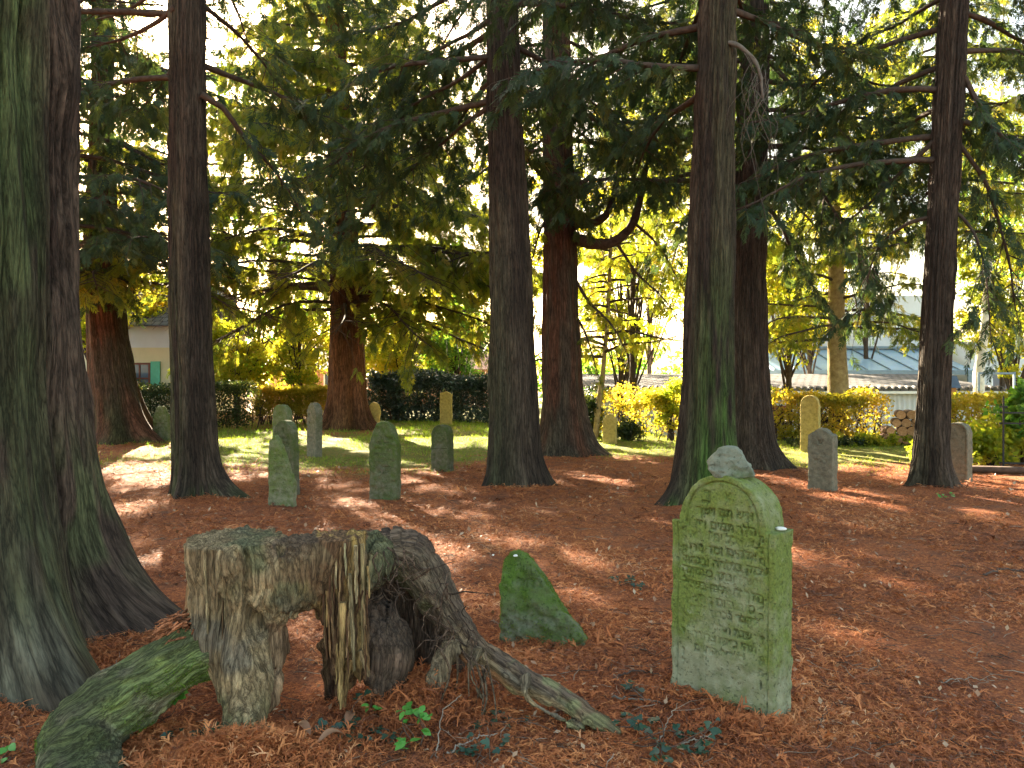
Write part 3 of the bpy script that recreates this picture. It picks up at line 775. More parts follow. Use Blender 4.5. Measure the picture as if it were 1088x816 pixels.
def heap(cx, cy, rx, ry, h, n, seed, s=.033):
    r = np.random.RandomState(seed); d = r.normal(size=(n, 2))*.5
    x = cx+d[:, 0]*rx; y = cy+d[:, 1]*ry; z = gh(x, y)+h*np.exp(-(d**2).sum(1)*1.6)*r.rand(n)
    az = r.rand(n)*6.283; X, Y, Z = frames(np.stack([np.cos(az), np.sin(az), r.normal(0, .4, n)], -1), np.array([0, 0, 1.])+r.normal(0, .5, (n, 3)))
    hue = np.clip(.55+.2*r.normal(size=n), 0, 1); sc = s*np.exp(r.normal(0, .4, n)); p = np.stack([x, y, z], -1)
    kd = r.randint(0, len(LT), n)
    for k, (tv, tq) in enumerate(LT):
        m = kd == k; v, q = scatter(tv, tq, p[m], X[m], Y[m], Z[m], sc[m]); LQ.add(v, q, hue=np.repeat(hue[m], len(tq)))
heap(1.1, 3.75, .5, .35, .03, 2500, 8); heap(-2.6, 4.3, .7, .6, .05, 4000, 9); heap(.2, 4.5, .35, .12, .03, 900, 10); heap(-3.9, 9.6, .7, .4, .04, 900, 11); heap(.1, 10.4, .7, .3, .04, 900, 12)
LQ2 = litter(150000, 2.4, 8.5, 6, .013, .006)
heap(-1.15, 3.08, .45, .22, .12, 9500, 1); heap(-.45, 3.6, .45, .3, .10, 8000, 2); heap(-.8, 3.25, .35, .15, .05, 1800, 3)
heap(1.02, 3.40, .38, .14, .05, 4600, 4); heap(-1.6, 3.3, .3, .2, .05, 1500, 5); heap(-2.6, 3.6, .4, .3, .05, 1500, 6); heap(.1, 4.3, .5, .1, .02, 500, 7)
tag(obj('crumbled_litter', LQ2.mesh('crumbled_litter'), M['litter']), 'fine rust brown crumbs of litter between the larger fallen sprays', 'litter', kind='stuff')
tag(obj('fallen_sprays', LQ.mesh('fallen_sprays'), M['litter']), 'rust orange fallen conifer sprays carpeting the ground under the trees', 'litter', kind='stuff')

# dry leaves strewn further off
r_ = np.random.RandomState(77); p_ = scatter_ground(3800, 3, 16, r_); p_ = p_[litter_fac(p_[:, 0], p_[:, 1]) > .4]
p_[:, 2] += .012
v_, q_, h_ = leaves_at(p_, r_, .035*(p_[:, 1]/4)**.5, np.clip(.8+.15*r_.normal(size=len(p_)), 0, 1), flat=2.5, down=0)
def dry_m():
    m, nt = newmat('pale dry leaves'); h = attr(nt, 'hue').outputs['Fac']
    c = ramp(nt, h, [(.4, (.16, .07, .035)), (.75, (.28, .15, .08)), (1, (.42, .31, .2))]).outputs[0]; finish(nt, c, .6, None, .4); return m
M['dry'] = dry_m()
tag(obj('dry_leaves', mesh_q('dry_leaves', v_, q_, {'hue': ('FACE', 'FLOAT', h_)}, False), M['dry']), 'pale dry leaves strewn thinly over the rust coloured litter', 'leaves', kind='stuff')

# twigs in the litter
def twig_bits(n, seed):
    r = np.random.RandomState(seed); p = scatter_ground(n, 2.6, 14, r); p[:, 2] += .008; a = r.rand(n)*6.283
    X, Y, Z = frames(np.stack([np.cos(a), np.sin(a), r.normal(0, .06, n)], -1), np.array([0, 0, 1.])+r.normal(0, .1, (n, 3)))
    k = tube([(0, 0, 0), (.3, .05, .02), (.62, -.02, .03), (1, .06, .0)], [1, .8, .65, .35], 5, False); tv = k[0].copy()
    L = r.uniform(.04, .2, n)*(p[:, 1]/4)**.3; w = r.uniform(.0012, .0035, n)
    # the cross section is scaled apart from the length
    ax = np.repeat(np.array([(0, 0, 0), (.3, .05, .02), (.62, -.02, .03), (1, .06, .0)]), 5, 0); off = tv-ax
    v = p[:, None]+ax[None, :, 0:1]*(X*L[:, None])[:, None]+ax[None, :, 1:2]*(Y*L[:, None])[:, None]+ax[None, :, 2:3]*(Z*L[:, None])[:, None]
    v = v+off[None, :, 0:1]*(X*w[:, None])[:, None]+off[None, :, 1:2]*(Y*w[:, None])[:, None]+off[None, :, 2:3]*(Z*w[:, None])[:, None]
    q = (k[1][None]+(np.arange(n)*len(tv))[:, None, None]).reshape(-1, 4)
    return mesh_q('small_twigs', v.reshape(-1, 3), q, {'hue': ('FACE', 'FLOAT', np.repeat(r.rand(n), len(k[1])))})
def twm():
    m, nt = newmat('small twig bark'); h = attr(nt, 'hue').outputs['Fac']
    finish(nt, ramp(nt, h, [(0, (.04, .025, .018)), (.6, (.12, .075, .05)), (1, (.3, .24, .18))]).outputs[0], .85, None, .25); return m
tag(obj('small_twigs', twig_bits(4200, 12), twm()), 'small broken twigs mixed into the rust coloured litter', 'twigs', kind='stuff')

# grass
def grass(n, y0, y1, seed, size):
    r = np.random.RandomState(seed); p = scatter_ground(n, y0, y1, r, 1.0, .78)
    g = 1-litter_fac(p[:, 0], p[:, 1]); patch = vnoise(p*np.array([1.6, 1.6, 0]), 61)
    p = p[(g > r.rand(n)*.9) & (patch > -.55+.5*r.rand(n))]; n = len(p)
    tv = np.array([(0, -.06, 0), (0, .06, 0), (.5, .05, .1), (.5, -.05, .1), (1, .005, .42), (1, -.005, .42)]); tq = np.array([(0, 1, 2, 3), (3, 2, 4, 5)])
    X, Y, Z = frames(np.stack([r.normal(0, .45, n), r.normal(0, .45, n), np.ones(n)], -1), r.normal(size=(n, 3)))
    v, q = scatter(tv, tq, p, X, Y, Z, size*r.uniform(.5, 1.3, n)*(.7+.6*sm(15, 24, p[:, 1])))
    hue = np.clip(.45+.2*r.normal(size=n)+.35*vnoise(p*.6, 62)+.35*sm(1, 5, p[:, 0])-.1, 0, 1)
    return mesh_q('grass', v, q, {'hue': ('FACE', 'FLOAT', np.repeat(hue, 2))}, False)
tag(obj('grass', grass(120000, 12, 27, 9, .075), M['grass']), 'short green and yellowing grass lit by low sun before the hedges', 'grass', kind='stuff')

# ---------------------------------------------------------------- the conifers
BR = (.040, .029, .021); BR2 = (.072, .054, .038); RED = (.10, .045, .026); GRN = (.045, .085, .022); GRY = (.10, .085, .07); RED2 = (.19, .085, .045)
deg = math.radians
# the huge double trunk on the left edge
def tint1(T, Z, rn):
    n = vnoise(np.stack([np.cos(T)*3, np.sin(T)*3, Z*.8], -1), 70); n2 = vnoise(np.stack([np.cos(T)*12, np.sin(T)*12, Z*3.5], -1), 71)
    c = lerpc((.050, .034, .026), (.088, .062, .045), sm(-.5, .6, n+.5*n2))
    az = (T-deg(-50)+np.pi) % (2*np.pi)-np.pi
    g = sm(.72, .42, az)*sm(-1.9, -1.2, az)
    g = g*sm(-.75, .2, n2*.6+n*.5+.25)*.85
    low = .6*sm(.8, .1, np.abs(Z-.75))*sm(.5, .1, np.abs((T-deg(2)+np.pi) % (2*np.pi)-np.pi))
    g = np.maximum(g*(.55+.45*sm(1.2, 3, Z)), low*sm(-.5, .4, n2))
    c = c*(1-g[..., None])+np.asarray((.065, .095, .035))*g[..., None]
    gy = sm(.5, .15, Z)*sm(.3, .1, np.abs((T-deg(-42)+np.pi) % (2*np.pi)-np.pi))*.4*sm(-.6, .3, n2)
    return c*(1-gy[..., None])+np.asarray((.17, .15, .12))*gy[..., None]
root1, path1, base1 = build_tree('conifer_tree', 'huge ridged conifer trunk with green left side at the left edge', 'tree', 4.7,
    [(-38, 700, 212), (-34, 520, 208), (-30, 400, 204), (-34, 0, 196)], 13.5,
    [(deg(-38), 1.15, .22), (deg(6), .68, .27), (deg(-80), .8, .24), (deg(60), .7, .4), (deg(140), .6, .4), (deg(-140), .6, .4)], .56, .38, M,
    branches=lambda p: whorls(p, 6.2, 12.5, .3, lambda z: 3.4*(1-(z-5)/12), 101, e0=.1, drop=.3),
    crown_kw=dict(spray=.36, per_m=7, twig_gap=.22), nz=520, nth=620, rough=.026, flute=.085, tint=tint1, seed=5, ridge=44)

t2 = bark_tint(BR, BR2, (.06, .085, .03), deg(-150), .55, 21, 6, .3)
def br2(p):
    b = whorls(p, 5.6, 12, .26, lambda z: 3.0*(1-(z-5)/9.5), 102, e0=.05, drop=.35, azw=BACK)
    # the bare limb that slants down to the right in the picture
    a = W(214, 100, 10); b1 = [a, W(240, 118, 10.2), W(262, 150, 10.5), W(290, 178, 10.8), W(320, 225, 11.2)]
    b.append((smooth_path(b1, 10), np.linspace(.045, .01, 10)))
    b1 = [W(186, 8, 10), W(160, 28, 10.2), W(128, 42, 10.4), W(95, 50, 10.6)]
    b.append((smooth_path(b1, 10), np.linspace(.04, .01, 10)))
    return b
build_tree('conifer_tree', 'straight conifer trunk hiding the sun, flared foot at left of the small stones', 'tree', 10.15,
    [(210, 545, 44), (207, 480, 42), (204, 400, 41), (201, 300, 39), (200, 150, 36), (199.5, 0, 33)], 12.5,
    [(deg(-15), 2.2, .3), (deg(-95), 1.0, .25), (deg(-160), .15, .35), (deg(100), .8, .5), (deg(30), .8, .3)], .19, .24, M,
    branches=br2, crown_kw=dict(spray=.33, per_m=9), nz=300, nth=260, tint=t2, seed=6, ridge=30)
build_tree('conifer_tree', 'broad leaning reddish double trunk before the dark hedge, far left', 'tree', 18.6,
    [(128, 475, 58), (124, 440, 50), (119, 400, 44), (113, 345, 38), (108, 240, 30), (108, 120, 22), (108, 0, 18)], 13,
    [(deg(-25), 1.4, .3), (deg(-150), 1.2, .25), (deg(-70), .6, .3), (deg(60), .7, .5)], .45, .4, M,
    branches=lambda p: whorls(p, 3.8, 12.5, .17, lambda z: 3.9*(1-(z-3)/13), 103, e0=.12, drop=.32)+
        [limb(trunk_at(p, z), a, 3.6, .15, .42, .08, .05, seed=s) for z, a, s in ((4.1, deg(-60), 1), (3.9, deg(-15), 2), (4.4, deg(-100), 3), (4.2, deg(20), 4), (4.8, deg(-35), 5))],
    crown_kw=dict(spray=.38, per_m=8, twig_gap=.2, twig_len=1.0), nz=200, nth=180, tint=bark_tint(RED, BR2, GRN, deg(-100), .45, 23, 1.2), seed=8, ridge=26, flute=.10, leafmat=M['leaflit'])
build_tree('conifer_tree', 'red brown fluted conifer behind the stones, boughs sweeping almost to the ground', 'tree', 23,
    [(371, 462, 44), (371, 440, 40), (370, 400, 37), (368, 330, 32), (364, 230, 27), (358, 100, 22), (355, 0, 18)], 14.5,
    [(deg(-20), 1.2, .3), (deg(-150), 1.0, .25), (deg(-80), .5, .3), (deg(60), .7, .5)], .4, .4, M,
    branches=lambda p: whorls(p, 4.2, 14, .095, lambda z: 5.8*(1-(z-3)/15)+.5, 104, e0=.10, drop=.22)+
        [limb(trunk_at(p, z), a, L, .12, .26, .04, .07, seed=s) for z, a, L, s in ((4.3, deg(-30), 6.0, 1), (4.0, deg(0), 5.2, 2), (4.6, deg(-60), 6.2, 3), (4.6, deg(-95), 5.6, 4), (4.2, deg(190), 4.5, 5),
            (5.2, deg(-45), 6.6, 6), (5.4, deg(-15), 6.0, 7), (5.0, deg(-75), 6.2, 8), (3.9, deg(15), 4.8, 9), (5.6, deg(-120), 5, 10), (4.4, deg(165), 4.6, 11), (6.0, deg(-38), 7.0, 12), (6.6, deg(-70), 7, 13))]+
        [limb(trunk_at(p, z), a, L, .10, .40, .02, .06, seed=s) for z, a, L, s in ((3.5, deg(-22), 5.0, 21), (3.8, deg(-48), 4.6, 22), (3.6, deg(-5), 4.6, 23), (4.1, deg(-32), 5.6, 24), (3.7, deg(-80), 4.0, 25), (3.6, deg(200), 4.2, 26), (3.8, deg(-130), 4.2, 27))],
    crown_kw=dict(spray=.42, per_m=8, twig_gap=.2, twig_len=1.2, droop=.7, hang=.7), nz=200, nth=160, tint=bark_tint(RED, RED2, GRN, deg(-100), .2, 24, 1.0), seed=9, ridge=24, flute=.12, leafmat=M['leaflit'])
build_tree('conifer_tree', 'tall straight grey brown conifer trunk standing nearest the middle of the view', 'tree', 10.9,
    [(548, 530, 58), (546, 480, 53), (545, 420, 49), (543, 300, 43), (538, 150, 36), (533, 0, 32)], 12.5,
    [(deg(-10), 1.2, .3), (deg(-150), 1.1, .3), (deg(-75), .7, .25), (deg(90), .8, .5)], .15, .25, M,
    branches=lambda p: whorls(p, 5.4, 12, .24, lambda z: 3.3*(1-(z-5)/9.5), 105, e0=.0, drop=.25, azw=BACK)+
       [(smooth_path([W(522, 20, 10.9), W(500, 35, 11.2), W(455, 60, 11.8), W(425, 90, 12.4), W(405, 130, 12.8)], 12), np.linspace(.04, .01, 12)),
        (smooth_path([W(524, 110, 10.9), W(490, 135, 11.4), W(455, 165, 12.2), W(405, 210, 13), W(365, 255, 13.6)], 12), np.linspace(.035, .01, 12)),
        (smooth_path([W(522, 60, 10.9), W(480, 90, 11.6), W(430, 120, 12.8), W(380, 190, 14), W(340, 260, 15)], 12), np.linspace(.035, .01, 12))],
    crown_kw=dict(spray=.32, per_m=9), nz=320, nth=260, tint=bark_tint(BR, BR2, (.05, .07, .03), deg(-150), .5, 25, 5, .3), seed=10, ridge=30)

def br6(p):
    b = whorls(p, 6.0, 13, .2, lambda z: 3.7*(1-(z-4)/12), 106, e0=.12, drop=.28, azw=BACK)
    return b
root6, path6, base6 = build_tree('conifer_tree', 'dark red conifer with two big limbs curving up like arms', 'tree', 15.3,
    [(604, 490, 52), (601, 470, 46), (598, 420, 41), (596, 330, 36), (593, 200, 31), (591, 80, 28), (590, 0, 26)], 13.5,
    [(deg(-15), 1.3, .3), (deg(-150), 1.0, .3), (deg(-80), .6, .3), (deg(90), .8, .5), (deg(20), .8, .3)], .30, .35, M,
    branches=br6, crown_kw=dict(spray=.36, per_m=8, twig_gap=.19, twig_len=1.0), nz=220, nth=180, tint=bark_tint(RED, BR2, (.06, .06, .03), deg(-150), .3, 26, 3), seed=11, ridge=26, flute=.08)
for k, pts in enumerate(([W(606, 252, 15.3), W(630, 259, 15.1), W(652, 257, 15), W(671, 240, 15), W(680, 210, 15.1), W(686, 180, 15.2), W(694, 145, 15.3)],
                         [W(606, 236, 15.3), W(626, 238, 15.2), W(644, 228, 15.1), W(653, 205, 15.1), W(657, 180, 15.1), W(661, 150, 15.2)])):
    pp = smooth_path(pts, 24); v, q = tube(pp, np.linspace(.13 if k == 0 else .10, .035, 24), 12, True, .02, k)
    v = v-base6; obj('branch', Q().add(v, q, fib=v*np.array([1, 1, .3])).mesh('branch', True), M['limb'], root6)
# side growth of the two arms, and the limbs that hang off the trunk into the light
bb = []
for pts in ([W(690, 165, 15.2), W(712, 175, 15.1), W(738, 190, 15)], [W(684, 190, 15.2), W(706, 205, 15.1), W(730, 232, 15)], [W(672, 235, 15), W(700, 262, 14.9), W(722, 300, 14.8)],
            [W(608, 290, 15.3), W(625, 320, 15.1), W(650, 345, 15), W(664, 372, 14.9)], [W(655, 258, 15), W(676, 290, 15), W(700, 312, 14.9), W(716, 330, 14.9)],
            [W(658, 165, 15.2), W(640, 150, 15.1), W(622, 148, 15)], [W(609, 200, 15.3), W(640, 178, 15.6), W(690, 150, 16)], [W(609, 150, 15.3), W(650, 120, 15.6), W(712, 106, 16)],
            [W(606, 100, 15.3), W(650, 75, 15.6), W(715, 50, 16)], [W(609, 330, 15.3), W(622, 355, 15.2), W(636, 400, 15)], [W(582, 230, 15.3), W(572, 250, 15.1), W(560, 300, 15)]):
    bb.append((smooth_path(pts, 9), np.linspace(.035, .008, 9)))
li, le = grow(bb, 66, spray=.30, per_m=7, twig_gap=.22, twig_len=.6)
for qq in (li, le):
    for k in range(len(qq.v)): qq.v[k] = qq.v[k]-base6.astype(np.float32)
obj('hanging_limbs', li.mesh('hanging_limbs', True), M['limb'], root6); obj('hanging_sprays', le.mesh('hanging_sprays'), M['leaflit'], root6)

for nm_, dd_, px_, w_, H_, z0_, L_, sd_, lm_ in (('tall conifer hidden behind the trunk in front of the sun, only its boughs showing', 27, 209, 20, 15.5, 5.2, 4.6, 41, 'leaf'),
        ('dark conifer hidden behind the moss streaked trunk', 20, 753, 20, 14, 5.6, 3.3, 43, 'leaflit'),
        ('dark conifer hidden behind the leaning right trunk', 19, 999, 17, 14, 5.0, 3.3, 44, 'leaflit'), ('dark bushy conifer hidden behind the huge left trunk', 15, 56, 24, 14, 4.0, 3.6, 45, 'leaf')):
    build_tree('conifer_tree', nm_, 'tree', dd_, [(px_, 470, w_*1.2), (px_, 400, w_), (px_+1, 200, w_*.85), (px_+2, 0, w_*.7)], H_, [(deg(-30), .8, .3), (deg(-150), .8, .3), (deg(90), .8, .5)], .2, .3, M,
        branches=lambda p: whorls(p, z0_, H_-.5, .17, lambda z: L_*(1-(z-4)/14), 100+sd_, e0=.1, drop=.26), crown_kw=dict(spray=.38, per_m=9, twig_gap=.2, twig_len=1.1, droop=.6, hang=.6), nz=120, nth=90,
        tint=bark_tint(BR, BR2, GRN, deg(-100), .2, sd_, 1.0), seed=sd_, ridge=20, leafmat=M[lm_])

root7, path7, base7 = build_tree('conifer_tree', 'moss streaked conifer trunk right behind the big inscribed gravestone', 'tree', 9.5,
    [(748, 545, 64), (749, 500, 57), (751, 440, 53), (753, 350, 50), (757, 200, 44), (763, 0, 37)], 12.5,
    [(deg(-160), 1.5, .28), (deg(-60), .9, .3), (deg(-15), .9, .3), (deg(90), .8, .5)], .17, .25, M,
    branches=lambda p: whorls(p, 5.3, 12, .25, lambda z: 3.0*(1-(z-5)/9.5), 107, e0=.05, drop=.25, azw=BACK),
    crown_kw=dict(spray=.32, per_m=9), nz=340, nth=280, tint=bark_tint(BR, BR2, (.06, .13, .022), deg(-75), .95, 27, 3.4, .12), seed=12, ridge=30)
pp = smooth_path([W(766, 46, 9.4), W(783, 48, 9.25), W(800, 62, 9.2), W(808, 80, 9.15), W(811, 105, 9.1)], 20)
Qd = Q(); v, q = tube(pp, np.linspace(.035, .012, 20), 8, True, .01, 3); Qd.add(v-base7, q, fib=v*.3)
for k in range(18):
    r = np.random.RandomState(k+300); a = pp[r.randint(8, 20)]; n = 7; ll = r.uniform(.4, 1.6)
    dx = r.uniform(-.25, .18); pts = [a+np.array([dx*t+.10*math.sin(t*6+k), r.uniform(-.05, .05), -ll*t]) for t in np.linspace(0, 1, n)]
    v, q = tube(smooth_path(pts, 12), np.linspace(.004, .0015, 12), 4); Qd.add(v-base7, q, fib=v*.3)
def deadm():
    m, nt = newmat('grey dead twigs'); n = tex(nt, objco(nt), 14, 4, .6); finish(nt, ramp(nt, n, [(.3, (.08, .07, .055)), (.7, (.16, .14, .115))]).outputs[0], .9, None, .2); return m
M['dead'] = deadm()
o = obj('dead_branch', Qd.mesh('dead_branch', True), M['dead'], root7); o['label'] = 'bare grey dead branch with hanging twigs'

build_tree('conifer_tree', 'dark conifer trunk half hidden behind the moss streaked trunk', 'tree', 13.3,
    [(800, 500, 56), (798, 470, 46), (797, 420, 39), (795, 300, 35), (799, 150, 30), (803, 0, 27)], 13.5,
    [(deg(-20), 1.4, .3), (deg(-150), .8, .3), (deg(-80), .6, .3), (deg(90), .8, .5)], .18, .28, M,
    branches=lambda p: whorls(p, 4.9, 13, .2, lambda z: 3.7*(1-(z-4)/12), 108, e0=.10, drop=.28, azw=BACK)+
       [(smooth_path([W(812, 215, 13.3), W(830, 240, 13.3), W(850, 285, 13.3), W(872, 315, 13.3)], 12), np.linspace(.05, .012, 12)),
        (smooth_path([W(812, 20, 13.3), W(870, 45, 12.8), W(920, 85, 12.4), W(975, 95, 12.2)], 12), np.linspace(.05, .012, 12)),
        (smooth_path([W(812, 60, 13.3), W(860, 110, 13), W(920, 165, 12.6), W(965, 210, 12.4)], 12), np.linspace(.05, .012, 12)),
        (smooth_path([W(812, 120, 13.3), W(850, 170, 13), W(890, 230, 12.6), W(925, 290, 12.4)], 12), np.linspace(.045, .012, 12))],
    crown_kw=dict(spray=.36, per_m=8, twig_gap=.19, twig_len=1.0), nz=220, nth=180, tint=bark_tint(BR, (.072, .052, .038), (.05, .06, .03), deg(-150), .2, 28, 3), seed=13, ridge=26)
build_tree('conifer_tree', 'dark conifer trunk leaning right, split bark at its foot, before the right hedge', 'tree', 10.8,
    [(989, 530, 38), (990, 490, 33), (991, 440, 30), (996, 330, 28), (1003, 190, 28), (1010, 60, 27), (1014, 0, 26)], 12.5,
    [(deg(-165), 1.5, .22), (deg(-20), 1.0, .25), (deg(-80), .8, .3), (deg(90), .8, .5)], .15, .22, M,
    branches=lambda p: whorls(p, 4.7, 12, .2, lambda z: 3.2*(1-(z-4)/10.5), 109, e0=.10, drop=.3, azw=BACK)+
       [(smooth_path([W(1012, 60, 10.8), W(1040, 110, 10.6), W(1070, 150, 10.4), W(1100, 160, 10.2)], 12), np.linspace(.045, .012, 12)),
        (smooth_path([W(992, 150, 10.8), W(960, 180, 11), W(925, 215, 11.4), W(895, 240, 11.8)], 12), np.linspace(.04, .01, 12)),
        (smooth_path([W(990, 230, 10.8), W(960, 240, 11), W(930, 270, 11.4), W(912, 340, 11.8)], 12), np.linspace(.035, .01, 12)),
        (smooth_path([W(1010, 140, 10.8), W(1045, 190, 10.8), W(1068, 260, 10.8), W(1080, 330, 10.9)], 12), np.linspace(.035, .01, 12)),
        (smooth_path([W(1008, 220, 10.8), W(1030, 240, 10.6), W(1046, 280, 10.5), W(1052, 345, 10.4)], 12), np.linspace(.03, .008, 12))],
    crown_kw=dict(spray=.30, per_m=9, droop=.6), nz=300, nth=240, tint=bark_tint((.042, .031, .023), (.072, .052, .037), (.06, .07, .03), deg(-170), .3, 29, 2), seed=14, ridge=28)
M['stonedark'] = mat_stone('dark mossy sandstone', (.15, .145, .10), (.08, .12, .022), (.02, .025, .012), .6)
# ---------------------------------------------------------------- gravestones
def moss_h(lo, hi, a=.2, b=.9):
    return lambda v: a+(b-a)*sm(lo, hi, v[:, 2])
big_poly = arch(.274, .862, 1.115, .050, 30, -.2)
def big_panel(U, Z, d2):
    d = np.zeros_like(U)
    ring = np.abs(d2+.034)
    groove = sm(.008, .001, ring)*.011
    inside = sm(-.034, -.038, d2)*.004
    side = (Z < .86)
    g2 = sm(.005, .0015, np.abs(np.abs(U)-.240))*.010*side
    g3 = sm(.004, .001, np.abs(Z-(.56-.06*(U+.2))))*sm(.0, -.06, U-.05)*.006
    return np.maximum(np.maximum(groove*(Z > .85), g2), g3)+inside
lines = ['פ  נ', 'איש תם וישר', 'הלך תמים ופעל', 'צדק כל ימיו ירא', 'אלהים וסר מרע', 'עסק בתורה ובגמח', 'ונשא ונתן באמונה', 'הלך לעולמו בשם', 'טוב ביום ג חשון', 'ונקבר בכבוד למח', 'שנת תרלט לפק', 'תהי נפשו צרורה', 'בצרור החיים']
tx = []
zc = .985
for k, s in enumerate(lines):
    if k == 0: tx.append((heb(s), -.01, 1.0, .10, 1.25, 0)); continue
    z = .925-.062*(k-1)
    tx.append((heb(s), (.012 if k % 2 else -.010), z+.004*math.sin(k*2.3), .060 if k < 9 else .053, .98, .012*math.sin(k*1.7)))
for s, u in (('שלמה בן דוד זל', -.238), ('מנחתו כבוד אמן', .206)):
    z = .83
    for ch in s:
        if ch != ' ': tx.append((ch, u if u > 0 else -.205, z, .046, .95, 0))
        z -= .052
def big_moss(v):
    n = vnoise(v*4, 5)
    top = .25+.6*sm(.95, 1.1, v[:, 2]); right = .45*sm(.02, .1, v[:, 1])
    mid = .75*sm(.08, .36, v[:, 2])
    pale = -.55*sm(.24, .0, np.hypot(v[:, 0]-.06, (v[:, 2]-.62)*.8))
    return np.clip(.02+mid+.2*n+top*.3+right*.4+pale, 0, 1.1)
stone('gravestone', 'large green round topped gravestone with rows of carved letters, a rock on its top', big_poly, .205, (1.080, 3.742, 0), deg(-43), .0034,
      M['stonebig'], tx, .014, big_panel, 3, .0075, big_moss, (deg(-1.2), 0), res=.0015, rnd=.010)
# mossy broken piece
tri = [(-.262, -.15), (.275, -.15), (.268, .03), (.235, .075), (.137, .175), (.02, .35), (-.085, .475), (-.15, .52), (-.2, .52), (-.245, .475), (-.255, .40)]
frag = stone('gravestone_fragment', 'bright moss covered triangular stone fragment in the open litter', tri, .17, (.185, 4.56, 0), deg(-10), .005, M['stonemoss'],
      [(heb('ותורה'), -.13, .42, .075, .9, 0), (heb('ברוך י'), -.10, .335, .085, .95, 0)], .008,
      lambda U, Z, d2: .012*sm(.2, .14, Z+.03*vnoise(np.stack([U*12, Z*12, U*0], -1), 3))*(1+fbm(np.stack([U*30, Z*30, U*0], -1), 4)), 4, .018,
      lambda v: .55+.55*sm(.08, .25, v[:, 2]), (deg(-14), 0), rnd=.035)
fv = np.empty(len(frag.data.vertices)*3, np.float32); frag.data.vertices.foreach_get('co', fv); fv = fv.reshape(-1, 3).astype(float)
fq = np.empty(len(frag.data.loops), np.int32); frag.data.loops.foreach_get('vertex_index', fq); fq = fq.reshape(-1, 4)
moss_tufts(fv, fq, sm(-.15, .45, fbm(fv*9, 5, 3)+.9*(fv[:, 2]-.12))*(fv[:, 2] > -.02), 26000, .0085, 1, frag)
def mid_text(w, z0, z1, step, size, seed):
    r = np.random.RandomState(seed); words = ['איש תם', 'הלך בדרך', 'טובים', 'ירא אלהים', 'בן ישראל', 'נפטר בשט', 'צדק ומשפט', 'אשה חשובה', 'מעשיה טוב']
    out = []; z = z1
    while z > z0: out.append((heb(words[r.randint(len(words))]), 0, z, size, .9*w/.17, 0)); z -= step
    return [(s, u, z+.006*r.normal(), sz*1.15, sx, .02*r.normal()) for s, u, z, sz, sx, _ in out]
def at(px, d, dz=0):
    p = W(px, 0, d); return (p[0], p[1], float(gh(p[0], p[1]))+dz)
# broken slab
stone('gravestone', 'broken pale green slab with slanting jagged top in front of two arched stones', [(-.19, -.2), (.19, -.2), (.19, .30), (.14, .40), (.10, .52), (.03, .66), (-.03, .80), (-.09, .87), (-.12, .865), (-.11, .83), (-.17, .80), (-.185, .6)],
      .085, at(300, 9.35), deg(-22), .0055, M['stone'], mid_text(.16, .15, .62, .075, .05, 1), .014, None, 11, .008, moss_h(-.1, .6, .5, .9))
stone('gravestone', 'arched green gravestone directly behind the broken slab', arch(.18, .84, 1.01, 0), .12, at(306, 10.3), deg(-34), .006, M['stonedark'], mid_text(.14, .4, .78, .08, .06, 2)+[('ש', 0, .88, .09, 1, 0)], .014, None, 12, .008, moss_h(-.1, .6, .4, .8), (deg(2), 0))
stone('gravestone', 'arched gravestone showing only its top above the two stones before it', arch(.17, .96, 1.14, 0), .11, at(300, 11.8), deg(-32), .008, M['stone'], (), .006, None, 13, .008, moss_h(-.1, .6, .4, .8))
stone('gravestone', 'narrow grey gravestone turned nearly edge on, left of the red fluted trunk', arch(.2, .93, 1.08, .02), .15, at(334, 15.05), deg(-50), .008, M['stonegrey'], mid_text(.16, .3, .85, .09, .06, 3), .014, None, 14, .01, moss_h(-.1, .6, .6, .9), (0, deg(1)))
stone('gravestone', 'tall mossy dark green gravestone with rounded shouldered head, standing alone', [(-.19, -.2), (.19, -.2), (.205, .5), (.2, .72), (.18, .78)]+[(.165*math.cos(a), .80+.215*math.sin(a)) for a in np.linspace(.1, math.pi-.1, 16)]+[(-.18, .78), (-.2, .70), (-.2, .4)],
      .15, at(409, 9.85), deg(-17), .005, M['stonedark'], mid_text(.18, .35, .8, .075, .052, 4), .013, None, 15, .010, moss_h(-.1, .6, .7, 1.0), rnd=.03)
def wreath(U, Z, d2):
    r = np.hypot(U, Z-.57); d = -.012*sm(.022, .006, np.abs(r-.075))*(.6+.4*np.cos(12*np.arctan2(Z-.57, U)))
    d = d-.010*sm(.03, .01, r); rec = .014*sm(-.022, -.028, d2)*(Z > .40)
    return d+rec+.012*sm(.01, .003, np.abs(Z-.37))*(np.abs(U) < .15)
stone('gravestone', 'small dark green gravestone carved with a wreath, left of the middle trunk', arch(.17, .62, .77, .012), .18, at(470, 12.6), deg(-30), .006, M['stonedark'], mid_text(.14, .12, .28, .08, .055, 5), .013, wreath, 16, .007, moss_h(-.1, .5, .6, .9))
stone('gravestone', 'yellow oval headed gravestone just right of the red fluted trunk', [(-.13, -.2), (.13, -.2), (.14, .2), (.19, .45), (.19, .6)]+[(.17*math.cos(a), .62+.2*math.sin(a)) for a in np.linspace(.3, math.pi-.3, 12)]+[(-.19, .6), (-.19, .45), (-.14, .2)],
      .1, at(398, 23), deg(-8), .012, M['stoneyel'], (), .004, None, 17, .012, moss_h(-.1, .5, .3, .5))
stone('gravestone', 'pale buff upright slab before the blue green hedge', [(-.2, -.2), (.2, -.2), (.2, 1.0), (.02, 1.1), (-.2, 1.03)], .12, at(474, 24.4), deg(-12), .014, M['stoneyel'], (), .004, None, 18, .012, moss_h(-.1, .5, .1, .2))
